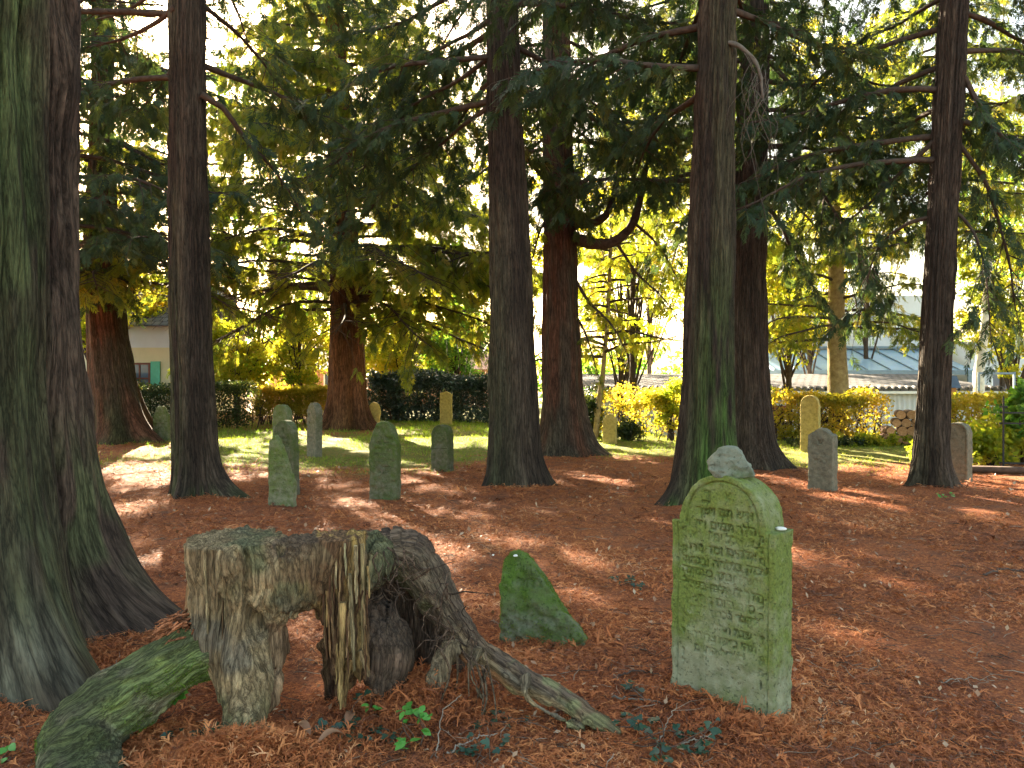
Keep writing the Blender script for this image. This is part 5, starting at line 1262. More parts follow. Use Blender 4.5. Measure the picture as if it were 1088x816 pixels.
def ivy(name, label, cat, px, py, n, spread, mat, seed, size=.04, h=.06, group=None, stems=6, lobed=True):
    r = np.random.RandomState(seed); b = WG(px, py); b[2] = float(gh(b[0], b[1])); root = thing(name, label, cat, b, 0, group); qs, ql = Q(), Q()
    out = [(0, 0), (.12, .30), (.38, .42), (.45, .22), (.75, .2), (1, 0)] if lobed else [(0, 0), (.15, .2), (.45, .3), (.7, .22), (.9, .08), (1, 0)]
    tv = []; 
    for x, y in out: tv += [(x, y, .12*y-.12*x*x), (x, 0, -.12*x*x+.0), (x, -y, .12*y-.12*x*x)]
    tv = np.array(tv); tq = []
    for k in range(5):
        o = 3*k; tq += [(o, o+1, o+4, o+3), (o+1, o+2, o+5, o+4)]
    tq = np.array(tq); tips = []
    for s in range(stems):
        p = np.array([r.normal(0, spread*.3), r.normal(0, spread*.2), 0.]); dr = np.array([r.normal(0, 1), r.normal(0, .6), h*8*r.uniform(.3, 1)]); pts = [p]
        for k in range(4): dr = nrm(dr+r.normal(0, .35, 3)+np.array([0, 0, .2 if h > .1 else -.15])); p = p+dr*spread*.35*r.uniform(.5, 1.2); p[2] = max(p[2], .012); pts.append(p)
        sp = smooth_path(pts, 12); v, q = tube(sp, np.linspace(.003, .0015, 12), 4); qs.add(v, q); tips += list(sp[3:])
    tips = np.array(tips); idx = r.randint(0, len(tips), n); p = tips[idx]+r.normal(0, .012, (n, 3)); p[:, 2] = np.maximum(p[:, 2]+h*.25, .015)
    az = r.rand(n)*6.283; X, Y, Z = frames(np.stack([np.cos(az), np.sin(az), r.normal(.0, .3, n)], -1), np.array([0, -.35, 1.])+r.normal(0, .35, (n, 3)))
    v, q = scatter(tv, tq, p, X, Y, Z, size*r.uniform(.55, 1.25, n)); hue = np.clip(.5+.22*r.normal(size=n), 0, 1); ql.add(v, q, hue=np.repeat(hue, len(tq)))
    obj('stems', qs.mesh('stems', True), M['darkstick'], root); obj('leaves', ql.mesh('leaves', True), M[mat], root); return root
ivy('ivy', 'clump of dark blue green ivy below the middle of the stump', 'ivy', 352, 792, 60, .14, 'ivy', 1, .042, .05, None, 8)
ivy('ivy', 'small ivy tuft at the left foot of the stump', 'ivy', 300, 800, 18, .08, 'ivy', 2, .04, .06, None, 4)
ivy('ivy', 'low ivy creeping between the stump and the bright seedling', 'ivy', 402, 784, 22, .10, 'ivy', 3, .036, .04, None, 5)
ivy('ivy', 'dark ivy patch at the buried tip of the arching root', 'ivy', 698, 792, 70, .24, 'ivy', 4, .042, .03, None, 10)
ivy('ivy', 'few dark ivy leaves by the dark twig left of the large gravestone', 'ivy', 668, 738, 10, .06, 'ivy', 5, .042, .03, None, 3)
ivy('ivy', 'trailing dark ivy under the arching root right of the stump', 'ivy', 545, 770, 22, .2, 'ivy', 6, .036, .03, None, 6)
ivy('ivy', 'dark ivy sprig below the pale thin branch', 'ivy', 505, 808, 26, .12, 'ivy', 7, .038, .03, None, 5)
ivy('ivy', 'faint ivy in the litter behind and right of the mossy fragment', 'ivy', 662, 622, 26, .16, 'ivy', 8, .04, .03, None, 5)
ivy('seedling', 'bright green seedling with many leaves in front of the stump', 'seedling', 447, 792, 26, .13, 'seedling', 9, .05, .13, None, 5, False)
ivy('seedling', 'slender green seedling standing against the mossy root', 'seedling', 168, 772, 18, .11, 'seedling', 10, .06, .24, None, 3, False)
ivy('seedling', 'tiny green seedling with two upright leaves at the stump opening', 'seedling', 392, 766, 10, .08, 'seedling', 11, .045, .14, None, 2, False)
ivy('ivy', 'blue green ivy leaves in the lower left corner of the clearing', 'ivy', 6, 712, 16, .10, 'ivy', 12, .05, .08, None, 4)
ivy('seedling', 'broad green leaf cluster at the bottom left corner', 'seedling', 4, 806, 5, .05, 'seedling', 13, .07, .05, None, 2, False)
ivy('ivy', 'small ivy sprigs growing at the left side of the stump foot', 'ivy', 205, 786, 22, .10, 'ivy', 15, .036, .05, None, 4)
ivy('seedling', 'little yellow green seedling at the foot of the leaning right trunk', 'seedling', 1004, 532, 14, .10, 'seedling', 14, .06, .13, None, 3, False)
for k, (px, py, lab) in enumerate(((322, 796, 'brown curled dead leaf left of the ivy clump under the stump'), (372, 782, 'long brown dead leaf above the ivy clump under the stump'), (268, 800, 'pale brown curled leaf at the foot of the front stump leg'), (350, 806, 'upright brown leaf at the front of the ivy clump'))):
    r = np.random.RandomState(k+40); b = WG(px, py); b[2] = float(gh(b[0], b[1]))+.02; tv = []; n = 9
    for t_ in np.linspace(0, 1, n):
        w = .022*math.sin(math.pi*min(1, t_*.92+.06))**.7; z = .03*math.sin(t_*3)+.02
        tv += [(.11*t_-.05, w, z+.014), (.11*t_-.05, 0, z), (.11*t_-.05, -w, z+.014)]
    tq = []
    for i_ in range(n-1): o_ = 3*i_; tq += [(o_, o_+1, o_+4, o_+3), (o_+1, o_+2, o_+5, o_+4)]
    tag(obj('dead_leaf', mesh_q('dead_leaf', np.array(tv), np.array(tq), {'hue': ('FACE', 'FLOAT', np.full(len(tq), [.55, .5, .8, .7][k]))}), M['dry'], None, b, r.rand()*6), lab, 'leaf')
# ---------------------------------------------------------------- hedges
hedge('hedge', 'dark clipped hedge in front of the house at the far left', -16.5, -7.9, 22.6, 23.8, 0, 1.35, 30000, .075, 201, M, M['hedgedark'], 50, bottom=.12, solid=1.2)
hedge('hedge', 'clipped hedge with dark stems and golden sunlit top, left of the fluted trunk', -8.5, -5.2, 24.6, 25.6, 0, 1.22, 17000, .075, 202, M, M['hedgegold'], 60, bottom=.35, solid=1.0)
hedge('hedge', 'blue green glossy laurel hedge behind the lawn in the middle', -5.1, .4, 26.4, 27.6, 0, 1.55, 28000, .10, 203, M, M['hedgeblue'], 30, bottom=.05, solid=1.2, rag=.3)
hedge('hedge', 'thin see through golden hedge with bare stems before the white shed', 2.2, 5.0, 19.3, 20.2, 0, 1.15, 11000, .085, 204, M, M['hedgegold'], 26, bottom=.15, solid=.5, rag=.3)
hedge('hedge', 'golden hedge with gaps and bare stems behind the two right gravestones', 5.1, 9.3, 18.5, 19.2, 0, 1.15, 15000, .08, 205, M, M['hedgegold'], 70, bottom=.1, solid=.5, rag=.2)
hedge('hedge', 'yellow hedge behind the iron railing at the far right', 9.5, 17, 16.6, 17.6, 0, 1.15, 20000, .08, 206, M, M['hedgegold'], 60, bottom=.2, solid=.8, rag=.15)
def shrub(label, c, rx, ry, rz, n, size, seed, mat, ncl=40, clr=.16, cat='shrub', group=None):
    base = np.array([c[0], c[1], float(gh(c[0], c[1]))])
    r = np.random.RandomState(seed); root = thing('shrub', label, cat, base, 0, group)
    v, q, h, cen = leafy_crown((0, 0, c[2]-base[2]), rx, ry, rz, ncl, clr, n, size, seed, .2); qq = Q()
    for k in range(min(len(cen), 26)):
        b = cen[k]; vv, q2 = tube(smooth_path([(r.normal(0, .06), r.normal(0, .06), -.05), (b[0]*.3, b[1]*.3, b[2]*.5), b], 8), np.linspace(.014, .004, 8), 5); qq.add(vv, q2)
    obj('stems', qq.mesh('stems', True), M['limb'], root); obj('foliage', mesh_q('foliage', v, q, {'hue': ('FACE', 'FLOAT', h)}, False), M[mat], root)
shrub('dark green bushy shrub at the right foot of the dark red conifer', (2.05, 19.6, .75), .42, .4, .75, 5000, .075, 301, 'hedgedark')
shrub('low dark shrub right of the small ochre gravestone', (2.95, 19.0, .25), .45, .3, .28, 2200, .07, 302, 'hedgedark')
shrub('bright yellow shrub arching over the thin hedge before the shed', (4.0, 19.0, .95), .75, .4, .7, 4200, .085, 303, 'leafyel', 40, .2)
shrub('yellow green broad leaved bush behind the iron railing', (8.7, 13.7, .4), .8, .4, .42, 3000, .10, 304, 'leafyel', 40, .2)
shrub('tall bright green leafy bush at the right edge over the railing', (9.35, 13.8, 1.0), .45, .35, .6, 1300, .15, 305, 'leafgreen', 30, .2)
shrub('low sunlit yellow green weeds left of the iron railing', (7.6, 13.4, .18), .7, .5, .25, 3000, .07, 306, 'leafyel', 40, .12)
shrub('low dark ground shrub on the lawn before the log pile', (7.1, 17.2, .12), 1.0, .25, .14, 2200, .07, 307, 'hedgedark', 40, .1)
shrub('pale yellow shrub on the bank left of the log pile', (6.3, 20.2, .9), .8, .5, .75, 4200, .085, 308, 'leafyel', 40, .2)
shrub('low weeds by the log pile in the sun', (8.2, 17.3, .12), 1.3, .3, .16, 2600, .07, 309, 'leafyel', 40, .1)

# ---------------------------------------------------------------- iron railing
M['iron'] = mat_plain('black wrought iron', (.02, .02, .022), .1, 20, .5, .001, 60, .5, .6)
fo = np.array([8.35, 12.9, 0]); fr_ = thing('iron_railing', 'black wrought iron railing with crossed bars at the right edge', 'railing', fo, deg(-14))
for zz in (.98, .80, .12): obj('rail', Q().box(0, 6, -.014, .014, zz-.014, zz+.014).mesh('rail'), M['iron'], fr_)
for k in range(16):
    x = .05+.36*k; main = k % 2 == 0; hh = 1.22 if main else 1.02; q_ = Q().box(x-.013, x+.013, -.042 if main else -.032, -.0165, 0, hh)
    if main:
        q_.box(x-.06, x+.06, -.036, -.0215, 1.07, 1.095); q_.add([(x-.013, -.042, hh), (x+.013, -.042, hh), (x+.013, -.0165, hh), (x-.013, -.0165, hh), (x, -.03, hh+.07)], [(0, 1, 4, 4), (1, 2, 4, 4), (2, 3, 4, 4), (3, 0, 4, 4)])
    obj('upright', q_.mesh('upright'), M['iron'], fr_)
v, q = tube([(7.15, 12.75, .05), (9, 12.2, .06), (13, 11.2, .06)], [.06, .06, .06], 8)
tag(obj('wooden_edging', Q().add(v-np.array([7.15, 12.75, 0]), q).mesh('wooden_edging', True), M['darkstick'], None, (7.15, 12.75, 0)), 'dark timber edging lying along the foot of the iron railing', 'edging')

# ---------------------------------------------------------------- log pile and bricks
def endm():
    m, nt = newmat('sawn log end'); co = objco(nt); n = tex(nt, co, 25, 4, .6)
    finish(nt, ramp(nt, n, [(.3, (.42, .2, .08)), (.7, (.62, .36, .17))]).outputs[0], .8, bump(nt, n, .5, .004), .2); return m
M['logend'] = endm(); M['logbark'] = mat_plain('log bark', (.17, .10, .065), .25, 12, .9, .006, 40)
r = np.random.RandomState(4)
spots = []
rowsx = [(0, 7), (1, 6), (2, 5), (3, 4)]
for row, cnt in rowsx:
    for k in range(cnt): spots.append((8.78+k*.232+row*.11+r.normal(0, .015), .10+row*.19, r.uniform(.095, .12)))
words = ['bottom', 'second', 'third', 'top']; i_ = 0
ordn = ['first', 'second', 'third', 'fourth', 'fifth', 'sixth', 'seventh', 'eighth']
for row, cnt in rowsx:
    for k in range(cnt):
        x, z, rad = spots[i_]; i_ += 1; gz0 = float(gh(9.8, 17.8)); L = r.uniform(.5, .7); yaw = deg(-20)+r.normal(0, .05)
        lg = thing('log', '%s sawn log from the left in the %s row of the firewood pile' % (ordn[k], words[row]), 'log', (x, 17.6+r.normal(0, .03), gz0+z), yaw, 'sawn logs in the firewood pile')
        v, q = tube([(0, 0, 0), (0, L*.5, .01), (0, L, 0)], [rad, rad*1.02, rad*.97], 12, False, .006, i_); obj('bark', Q().add(v, q).mesh('bark', True), M['logbark'], lg)
        th = np.linspace(0, 2*math.pi, 12, endpoint=False)
        for yy, s in ((0.004, 1), (L-.004, -1)):
            V = [(rad*.97*math.cos(a), yy, rad*.97*math.sin(a)) for a in th]+[(0, yy, 0)]; js = range(0, 12, 2)
            obj('sawn_end', Q().add(V, [(12, j, j+1, (j+2) % 12) for j in js]).mesh('sawn_end'), M['logend'], lg)
M['brick'] = mat_plain('old red brick', (.36, .14, .09), .25, 15, .9, .004, 60)
r = np.random.RandomState(6); i_ = 0
for row in range(6):
    for k in range(2):
        bm = Q().box(-.115, .115, -.055, .055, 0, .062); me = bm.mesh('brick'); x = 6.78+k*.24+.03*(row % 2)+r.normal(0, .008)
        o = obj('brick', me, M['brick'], None, (x, 19.75+r.normal(0, .01), float(gh(6.9, 19.75))+.44+row*.066), r.normal(0, .06))
        tag(o, 'red brick, %s of the stack behind the golden hedge, %s side' % (['bottom layer', 'second layer up', 'third layer up', 'fourth layer up', 'fifth layer up', 'top layer'][row], ['left', 'right'][k]), 'brick', 'bricks stacked behind the golden hedge')
        mod = o.modifiers.new('b', 'BEVEL'); mod.width = .006; mod.segments = 2
M['conc'] = mat_plain('grey concrete', (.4, .39, .36), .1, 8, .9, .003, 50)
tag(obj('low_wall', Q().box(-.35, .35, -.14, .14, -.3, .44).mesh('low_wall'), M['conc'], None, (6.9, 19.75, float(gh(6.9, 19.75)))), 'low concrete block carrying the red bricks behind the golden hedge', 'wall')

# ---------------------------------------------------------------- buildings
def wallm(name, col, v=.04): return mat_plain(name, col, v, 1.5, .9, .003, 30, .2)
M['white'] = wallm('white render', (.6, .63, .68)); M['cream'] = wallm('cream render', (.62, .55, .36)); M['pink'] = wallm('brick pink render', (.5, .25, .18))
M['glass'] = mat_plain('window glass', (.10, .13, .18), .02, 2, .08, .0, 5, .8); M['grn'] = mat_plain('green painted timber', (.12, .42, .28), .06, 8, .6); M['brn'] = mat_plain('red brown window frame', (.16, .05, .035), .1, 8, .6)
M['wframe'] = mat_plain('white window frame', (.75, .76, .78), .03, 8, .5); M['slate'] = mat_plain('blue slate', (.10, .14, .2), .1, 8, .6)
M['blueglass'] = mat_plain('pale blue canopy glass', (.26, .38, .5), .05, 2, .15, 0, 5, .6); M['steel'] = mat_plain('grey blue painted steel', (.16, .22, .28), .05, 8, .5, 0.001, 20, .4, .3)
M['oran'] = mat_plain('orange stained boards', (.5, .22, .07), .12, 10, .8)
def tiles():
    m, nt = newmat('grey roof tiles'); co = objco(nt)
    b = nt.nodes.new('ShaderNodeTexBrick'); lk(nt, co, b.inputs[0]); b.inputs['Scale'].default_value = 1.0; b.inputs['Brick Width'].default_value = .3; b.inputs['Row Height'].default_value = .35; b.inputs['Mortar Size'].default_value = .02
    b.inputs['Color1'].default_value = (.22, .215, .22, 1); b.inputs['Color2'].default_value = (.32, .30, .30, 1); b.inputs['Mortar'].default_value = (.08, .08, .08, 1)
    n = tex(nt, co, 1.2, 4, .6); c = mix(nt, .5, b.outputs[0], ramp(nt, n, [(.35, (.07, .075, .085)), (.7, (.14, .145, .155))]).outputs[0], 'MULTIPLY')
    finish(nt, c, 1.0, bump(nt, b.outputs[0], .6, .03), .02); return m
M['tiles'] = tiles()
def corr(x0, x1, y, z0, z1, pitch=.18):
    q_ = Q(); n = int((x1-x0)/pitch*4); xs_ = np.linspace(x0, x1, n); yy = y+.02*np.sin(np.linspace(0, 2*math.pi*(x1-x0)/pitch, n))
    V = np.concatenate([np.stack([xs_, yy, np.full(n, z0)], -1), np.stack([xs_, yy, np.full(n, z1)], -1)]); a = np.arange(n-1); return q_.add(V, np.stack([a, a+1, a+n+1, a+n], -1))
# long low shed behind the right hedge
sb = np.array([3.0, 27.5, 0]); sh = thing('long_shed', 'long low white ribbed shed under a grey tiled roof behind the right hedge', 'shed', sb, 0)
z0 = -1.25
obj('wall', corr(0, 14.5, 0, z0, 1.06).mesh('wall'), M['white'], sh)
obj('core', Q().box(.05, 14.45, .05, 5.5, z0, 1.04).mesh('core'), M['white'], sh)
rf = Q(); e0, e1, rz0, rz1 = -.45, 5.6, 1.08, 1.62
rf.add([(-.3, e0, rz0), (14.8, e0, rz0), (14.8, e1, rz1), (-.3, e1, rz1), (-.3, e0, rz0+.09), (14.8, e0, rz0+.09), (14.8, e1, rz1+.09), (-.3, e1, rz1+.09)], [(3, 2, 1, 0), (4, 5, 6, 7), (0, 1, 5, 4), (1, 2, 6, 5), (2, 3, 7, 6), (3, 0, 4, 7)])
ro = obj('roof', rf.mesh('roof'), M['tiles'], sh)
er = Q()
for k in range(60):
    x = -.28+k*.252; vv, qq2 = tube([(x, e0-.06, rz0+.10), (x, e0+.3, rz0+.135)], [.06, .06], 8); er.add(vv, qq2)
obj('eave_tiles', er.mesh('eave_tiles', True), M['tiles'], ro)
obj('gutter', Q().box(-.3, 14.8, e0-.03, e0-.002, rz0-.10, rz0-.01).mesh('gutter'), M['wframe'], sh)
# white house with glass canopy
hb = np.array([12.0, 40, -1.3]); hs = thing('white_house', 'white house with a pale blue glass canopy beyond the shed roof', 'house', hb, 0)
obj('wall', Q().box(0, 10.2, 0, 8, -.5, 7.2).mesh('wall'), M['white'], hs)
obj('wall', Q().box(10.2, 16.5, -3.5, 8, -.5, 4.6).mesh('wall'), M['white'], hs)
cn = Q(); cn.add([(-1.2, -4.2, 3.15), (10.0, -4.2, 3.15), (10.0, -.02, 4.3), (-1.2, -.02, 4.3), (-1.2, -4.2, 3.2), (10.0, -4.2, 3.2), (10.0, -.02, 4.35), (-1.2, -.02, 4.35)], [(3, 2, 1, 0), (4, 5, 6, 7), (0, 1, 5, 4), (1, 2, 6, 5), (2, 3, 7, 6), (3, 0, 4, 7)])
cn_o = obj('glass_canopy', cn.mesh('glass_canopy'), M['blueglass'], hs)
obj('beam', Q().box(-1.3, 10.05, -4.35, -4.22, 2.98, 3.2).mesh('beam'), M['steel'], cn_o); obj('beam', Q().box(-1.3, 10.05, -.18, -.03, 4.38, 4.5).mesh('beam'), M['steel'], cn_o)
for x in (1.6, 4.2, 7.0, 9.7): obj('post', Q().box(x-.08, x+.08, -4.33, -4.2, -.5, 2.97).mesh('post'), M['steel'], cn_o)
for x in np.arange(-.6, 10, 1.1): obj('glazing_bar', Q().add([(x-.03, -4.2, 3.21), (x+.03, -4.2, 3.21), (x+.03, -.04, 4.36), (x-.03, -.04, 4.36), (x-.03, -4.2, 3.26), (x+.03, -4.2, 3.26), (x+.03, -.04, 4.41), (x-.03, -.04, 4.41)], [(3, 2, 1, 0), (4, 5, 6, 7), (0, 1, 5, 4), (1, 2, 6, 5), (2, 3, 7, 6), (3, 0, 4, 7)]).mesh('glazing_bar'), M['steel'], cn_o)
def window(par, x, y, z, w, h, fm, n=2, rows=1):
    wf = obj('window', Q().box(x, x+w, y-.06, y-.003, z, z+.08).box(x, x+w, y-.06, y-.003, z+h-.08, z+h).box(x, x+.08, y-.06, y-.003, z+.08, z+h-.08).box(x+w-.08, x+w, y-.06, y-.003, z+.08, z+h-.08).mesh('window'), fm, par)
    for k in range(1, n): xx = x+w*k/n; obj('mullion', Q().box(xx-.03, xx+.03, y-.055, y-.004, z+.08, z+h-.08).mesh('mullion'), fm, wf)
    for k in range(1, rows): zz = z+h*k/rows; obj('transom', Q().box(x+.08, x+w-.08, y-.05, y-.005, zz-.03, zz+.03).mesh('transom'), fm, wf)
    obj('pane', Q().box(x+.08, x+w-.08, y-.03, y-.006, z+.08, z+h-.08).mesh('pane'), M['glass'], wf)
window(hs, 8.4, 0, .6, 1.1, 2.0, M['wframe']); window(hs, 2.4, 0, .4, 2.2, 2.2, M['wframe'], 3); window(hs, 11.2, -3.5, 1.6, .9, 1.7, M['wframe']); window(hs, 13.6, -3.5, 1.6, 1.4, 1.3, M['wframe']); window(hs, 6, 0, 4.9, 1.3, 1.4, M['wframe'])
# orange hut
ob_ = thing('garden_hut', 'small orange boarded hut with blue slate roof behind the right hedge', 'hut', (11.65, 20.2, -.2), deg(-10))
obj('wall', Q().box(-.17, .17, -.2, .2, 0, 1.5).mesh('wall'), M['oran'], ob_)
obj('roof', Q().add([(-.26, -.28, 1.5), (.26, -.28, 1.5), (.26, .28, 1.5), (-.26, .28, 1.5), (-.26, 0, 1.82), (.26, 0, 1.82)], [(3, 2, 1, 0), (0, 1, 5, 4), (2, 3, 4, 5), (1, 2, 5, 5), (3, 0, 4, 4)]).mesh('roof'), M['slate'], ob_)
gf = thing('frame_rack', 'pale rectangular metal frame standing behind the far right hedge', 'frame', (13.0, 21, 0), 0)
obj('post', Q().box(0, .05, 0, .05, -.3, 1.72).mesh('post'), M['steel'], gf); obj('post', Q().box(1.0, 1.05, 0, .05, -.3, 1.72).mesh('post'), M['steel'], gf); obj('bar', Q().box(.052, .998, 0, .05, 1.66, 1.72).mesh('bar'), M['steel'], gf)
# house on the left
lb = np.array([-17.2, 30, 0]); lh = thing('cream_house', 'cream house with a brown window between green shutters, far left', 'house', lb, 0)
obj('wall', Q().box(-5, 4.1, 0, 7, -.5, 2.75).mesh('wall'), M['cream'], lh); obj('wall', Q().box(-5, 4.1, .01, 7, 2.75, 3.6).mesh('wall'), M['white'], lh)
obj('roof', Q().add([(-5.4, -.4, 3.6), (4.5, -.4, 3.6), (4.5, 7.4, 3.6), (-5.4, 7.4, 3.6), (-5.4, 3.5, 5.6), (4.5, 3.5, 5.6)], [(3, 2, 1, 0), (0, 1, 5, 4), (2, 3, 4, 5), (1, 2, 5, 5), (3, 0, 4, 4)]).mesh('roof'), M['tiles'], lh)
window(lh, 1.95, 0, .9, .86, 1.25, M['brn'], 2, 2)
obj('shutter', Q().box(1.62, 1.93, -.07, -.003, .85, 2.2).mesh('shutter'), M['grn'], lh); obj('shutter', Q().box(2.83, 3.2, -.07, -.003, .85, 2.2).mesh('shutter'), M['grn'], lh)
ab = thing('garage', 'low pale garage with flat grey roof beside the cream house', 'garage', (-20.5, 26.5, 0), 0)
obj('wall', Q().box(-4, 5.1, 0, 3, -.5, 1.55).mesh('wall'), M['cream'], ab); obj('roof', Q().box(-4.2, 5.3, -.2, 3.2, 1.552, 1.75).mesh('roof'), M['steel'], ab)
pb = thing('pink_house', 'reddish house with brown roof glimpsed behind the golden hedge', 'house', (-13.5, 42, 0), 0)
obj('wall', Q().box(0, 12, 0, 7, -.5, 2.0).mesh('wall'), M['pink'], pb); obj('roof', Q().add([(-.4, -.4, 2.0), (12.4, -.4, 2.0), (12.4, 7.4, 2.0), (-.4, 7.4, 2.0), (-.4, 3.5, 3.6), (12.4, 3.5, 3.6)], [(3, 2, 1, 0), (0, 1, 5, 4), (2, 3, 4, 5), (1, 2, 5, 5), (3, 0, 4, 4)]).mesh('roof'), M['brn'], pb)
window(pb, 3, 0, .7, 1.1, 1.1, M['wframe']); window(pb, 7.5, 0, .7, 1.1, 1.1, M['wframe'])

# ---------------------------------------------------------------- sunlit trees beyond the hedges
def tree_b(label, px, d, topy, boty, rpx, n, size, seed, mat, ncl=70, trunk_r=.14, clr=.55, barkm='limb', rym=.8):
    c = W(px, (topy+boty)/2, d); rz = (boty-topy)/2/F*d; rx = rpx/F*d; b = (c[0], c[1], float(gh(c[0], c[1])))
    return leafy_tree('broadleaf_tree', label, 'tree', b, 0, trunk_r, c, (rx, rx*rym, rz), ncl, clr, n, size, seed, M, M[mat], M[barkm])
tree_b('sunlit yellow green tree behind the hedge left of the fluted trunk', 275, 30, 270, 420, 75, 15000, .15, 401, 'leafyel', 60)
tree_b('golden tree behind the fluted trunk', 420, 33, 280, 410, 80, 14000, .16, 402, 'leafyel', 60)
tree_b('yellow green tree behind the far left leaning trunk', 130, 31, 240, 375, 70, 12000, .16, 403, 'leafyel', 50)
tree_b('glowing yellow tree between the middle trunks', 660, 27, 215, 385, 62, 13000, .13, 404, 'leafyel', 70)
tree_b('yellow tree rising right behind the young glowing conifer', 672, 24.5, 150, 372, 58, 11000, .11, 450, 'leafyel', 70)
tree_b('tall light yellow tree far behind the arm like limbs', 690, 36, 60, 330, 95, 15000, .17, 405, 'leafyel', 70)
tree_b('yellow tree left of the pale sunlit trunk', 838, 24, 255, 375, 42, 7000, .12, 406, 'leafyel', 50)
tree_b('green gold tree at the far right edge', 1075, 26, 250, 410, 60, 11000, .13, 407, 'leafyel', 60)
tree_b('tall golden crowned tree behind the leaning right trunk', 920, 38, 10, 190, 100, 12000, .18, 408, 'leafyel', 60)
tree_b('bushy green tree between the left trunks', 330, 38, 200, 390, 95, 12000, .2, 409, 'leafgreen', 70)
tree_b('far green tree left of the middle trunk', 480, 40, 240, 395, 80, 9000, .2, 410, 'leafgreen', 60)
tree_b('far golden green tree above the long shed', 770, 44, 230, 370, 60, 6000, .2, 411, 'leafyel', 50)
tree_b('tall green tree behind the pale birch at the far right', 1065, 34, 90, 330, 70, 8000, .17, 412, 'leafgreen', 60)
tree_b('tall yellow green tree seen through the boughs left of the fluted trunk', 250, 42, 60, 300, 90, 11000, .2, 420, 'leafgreen', 70)
tree_b('tall golden tree high behind the middle trunk', 560, 40, 110, 370, 80, 11000, .2, 421, 'leafyel', 70)
tree_b('golden tree low behind the two right hand trunks', 860, 34, 180, 360, 70, 10000, .17, 422, 'leafyel', 60)
tree_b('low dense yellow tree just over the clipped hedge, left of the fluted trunk', 252, 28.5, 325, 418, 38, 9000, .12, 430, 'leafyel', 50)
tree_b('low dense yellow tree just over the golden hedge, touching the fluted trunk', 318, 28.5, 318, 416, 40, 9000, .12, 431, 'leafyel', 50)
tree_b('low yellow green tree over the laurel hedge, right of the fluted trunk', 425, 30, 320, 412, 42, 8000, .13, 432, 'leafyel', 50)
tree_b('low dark green tree over the laurel hedge beside the middle trunk', 485, 30, 315, 412, 36, 8000, .12, 433, 'leafgreen', 50)
tree_b('yellow green tree over the far left hedge beside the cream house', 100, 27.5, 300, 375, 28, 5000, .12, 434, 'leafyel', 40)
# trunk coloured as sunlit, with thin conifer boughs behind the golden hedge
pt = px_path([(890, 440, 21), (890, 400, 20), (889, 350, 18), (888, 280, 16)], 21, 8.5); pb_ = trunk_at(pt, 0); pb_[2] = float(gh(pb_[0], pb_[1]))
rt = thing('conifer_tree', 'slim conifer with sunlit yellow put into its bark colour, behind the golden hedge', 'tree', pb_)
P_ = np.array(pt); P_[0, 2] = -1.2; v, q = tube(smooth_path(P_[:, :3], 20), np.interp(np.linspace(0, 1, 20), np.linspace(0, 1, len(P_)), P_[:, 3]), 12, True, .03, 5)
obj('trunk', Q().add(v-pb_, q).mesh('trunk', True), M['sunbark'], rt)
br = whorls(pt, 3.0, 8.2, .22, lambda z: 3.4*(1-(z-2.5)/7), 501, e0=.2, drop=.3)+[limb(trunk_at(pt, z), a, L, .15, .3, .05, .05, seed=s) for z, a, L, s in ((2.6, deg(180), 2.2, 1), (2.9, deg(-10), 3.2, 2), (3.2, deg(-160), 2.6, 3), (3.0, deg(-60), 2.4, 4), (3.4, deg(10), 3, 5))]
li, le = grow(br, 77, spray=.36, per_m=7, twig_gap=.24, twig_len=.9)
for qq in (li, le):
    for k in range(len(qq.v)): qq.v[k] = qq.v[k]-pb_.astype(np.float32)
obj('limbs', li.mesh('limbs', True), M['limb'], rt); obj('crown', le.mesh('crown'), M['leaflit'], rt)
# pale birch trunk far right
bb_ = W(1042, 430, 23); bb_[2] = -.3; rt = thing('birch_tree', 'pale white barked slim tree at the far right behind the hedge', 'tree', bb_)
v, q = tube(smooth_path([bb_, W(1040, 400, 23), W(1046, 350, 23), W(1050, 280, 23), W(1062, 150, 23), W(1066, 0, 23)], 24), np.linspace(.17, .03, 24), 12, True, .03, 6)
M['birch'] = mat_plain('white bark', (.62, .58, .5), .2, 5, .8, .003, 30); obj('trunk', Q().add(v-bb_, q).mesh('trunk', True), M['birch'], rt)
vv, qq_, hh_, cen = leafy_crown((0.6, 0, 7), 2.2, 1.8, 4.2, 60, .5, 9000, .12, 601); obj('crown', mesh_q('crown', vv, qq_, {'hue': ('FACE', 'FLOAT', hh_)}, False), M['leaflit'], rt)
# small tree whose lit sprays hang before the shed
st = px_path([(632, 470, 6), (635, 440, 6), (640, 400, 5), (646, 330, 4)], 19.2, 5.2); sb_ = trunk_at(st, 0)
rt = thing('conifer_tree', 'young conifer with glowing sprays hanging before the white shed', 'tree', sb_)
P_ = np.array(st); v, q = tube(smooth_path(P_[:, :3], 20), np.interp(np.linspace(0, 1, 20), np.linspace(0, 1, len(P_)), P_[:, 3])+.01, 10, True, .02, 5); obj('trunk', Q().add(v-sb_, q).mesh('trunk', True), M['sunbark'], rt)
br = whorls(st, 2.1, 5.1, .10, lambda z: 2.5*(1-(z-1.8)/5), 502, e0=.25, drop=.40)
li, le = grow(br, 78, spray=.34, per_m=12, twig_gap=.2, twig_len=.6)
for qq in (li, le):
    for k in range(len(qq.v)): qq.v[k] = qq.v[k]-sb_.astype(np.float32)
obj('limbs', li.mesh('limbs', True), M['limb'], rt); obj('crown', le.mesh('crown'), M['leafyel'], rt)
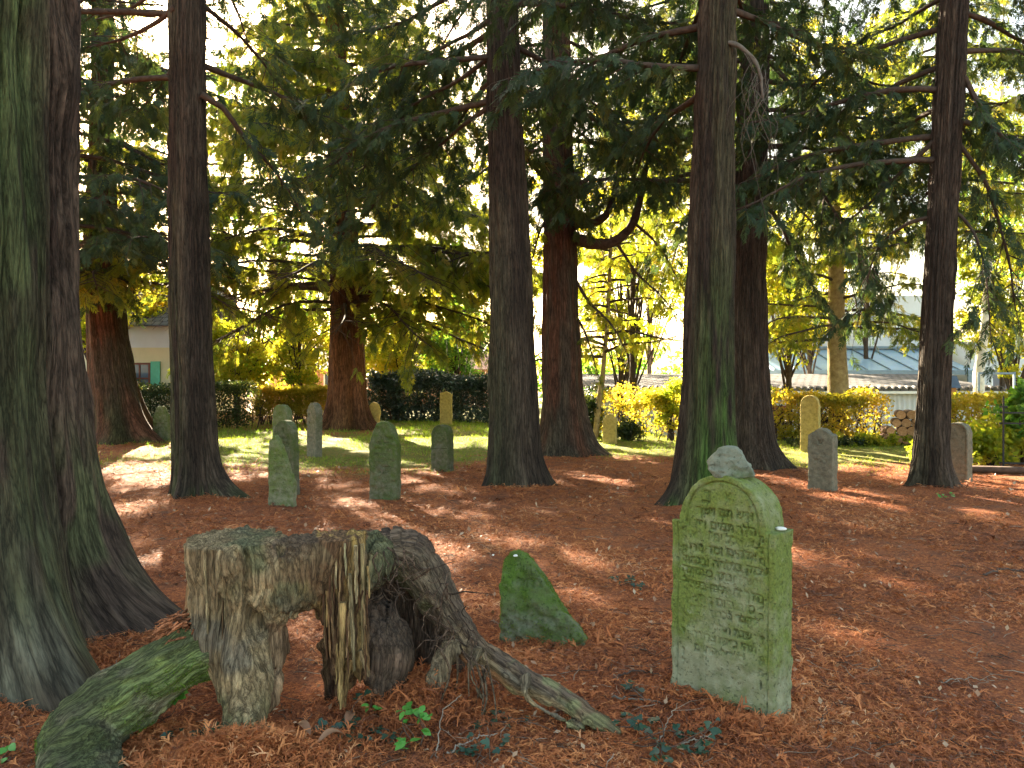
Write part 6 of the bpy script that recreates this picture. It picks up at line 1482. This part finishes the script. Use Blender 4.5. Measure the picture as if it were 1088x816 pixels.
# wood on the horizon
r = np.random.RandomState(9); cen = np.stack([r.uniform(-60, 60, 260), r.uniform(58, 70, 260), r.uniform(0, 4.0, 260)], -1); p, idx = clumps(cen, np.full(260, 1.9), 34000, r, .8)
v, q, h = leaves_at(p, r, .42, np.clip(.4+.2*r.normal(size=len(p)), 0, 1))
tag(obj('distant_wood', mesh_q('distant_wood', v, q, {'hue': ('FACE', 'FLOAT', h)}, False), M['leafgreen']), 'low line of green trees far behind the houses', 'woodland', kind='stuff')

# ---------------------------------------------------------------- light and camera
sc = bpy.context.scene
w = bpy.data.worlds.new('World'); sc.world = w; w.use_nodes = True; nt = w.node_tree; bg = nt.nodes['Background']
sk = nt.nodes.new('ShaderNodeTexSky'); sk.sky_type = 'NISHITA'; sk.sun_disc = False; sk.sun_elevation = SUN_EL; sk.sun_rotation = SUN_AZ; sk.air_density = 1.0; sk.dust_density = 2.5; sk.altitude = 100
wm = nt.nodes.new('ShaderNodeMix'); wm.data_type = 'RGBA'; wm.blend_type = 'MULTIPLY'; wm.inputs[0].default_value = 1; wm.inputs[7].default_value = (1, .85, .65, 1); nt.links.new(sk.outputs[0], wm.inputs[6]); nt.links.new(wm.outputs[2], bg.inputs[0]); bg.inputs[1].default_value = .075
sl = bpy.data.lights.new('sun', 'SUN'); sl.energy = 5.0; sl.angle = R(.53); sl.color = (1, .84, .60); so_ = bpy.data.objects.new('sun', sl); C.objects.link(so_)
dv = Vector((math.sin(SUN_AZ)*math.cos(SUN_EL), math.cos(SUN_AZ)*math.cos(SUN_EL), math.sin(SUN_EL))); so_.rotation_euler = dv.to_track_quat('Z', 'Y').to_euler(); so_.location = (-10, 20, 15)
cam = bpy.data.cameras.new('camera'); co_ = bpy.data.objects.new('camera', cam); C.objects.link(co_); co_.location = (0, 0, EYE); co_.rotation_euler = (R(90), 0, 0)
cam.sensor_width = 36; cam.lens = F/1088*36; cam.shift_y = -8/1088; cam.clip_end = 500; cam.clip_start = .05; sc.camera = co_
sc.view_settings.view_transform = 'Standard'; sc.view_settings.look = 'None'; sc.view_settings.exposure = 3.72; sc.view_settings.gamma = 1; sc.view_settings.use_curve_mapping = False
sc.cycles.max_bounces = 8; sc.cycles.diffuse_bounces = 4; sc.cycles.transmission_bounces = 4; sc.cycles.use_denoising = True; sc.cycles.use_adaptive_sampling = True; sc.cycles.adaptive_threshold = .02
try: sc.cycles.denoiser = 'OPENIMAGEDENOISE'
except Exception: pass
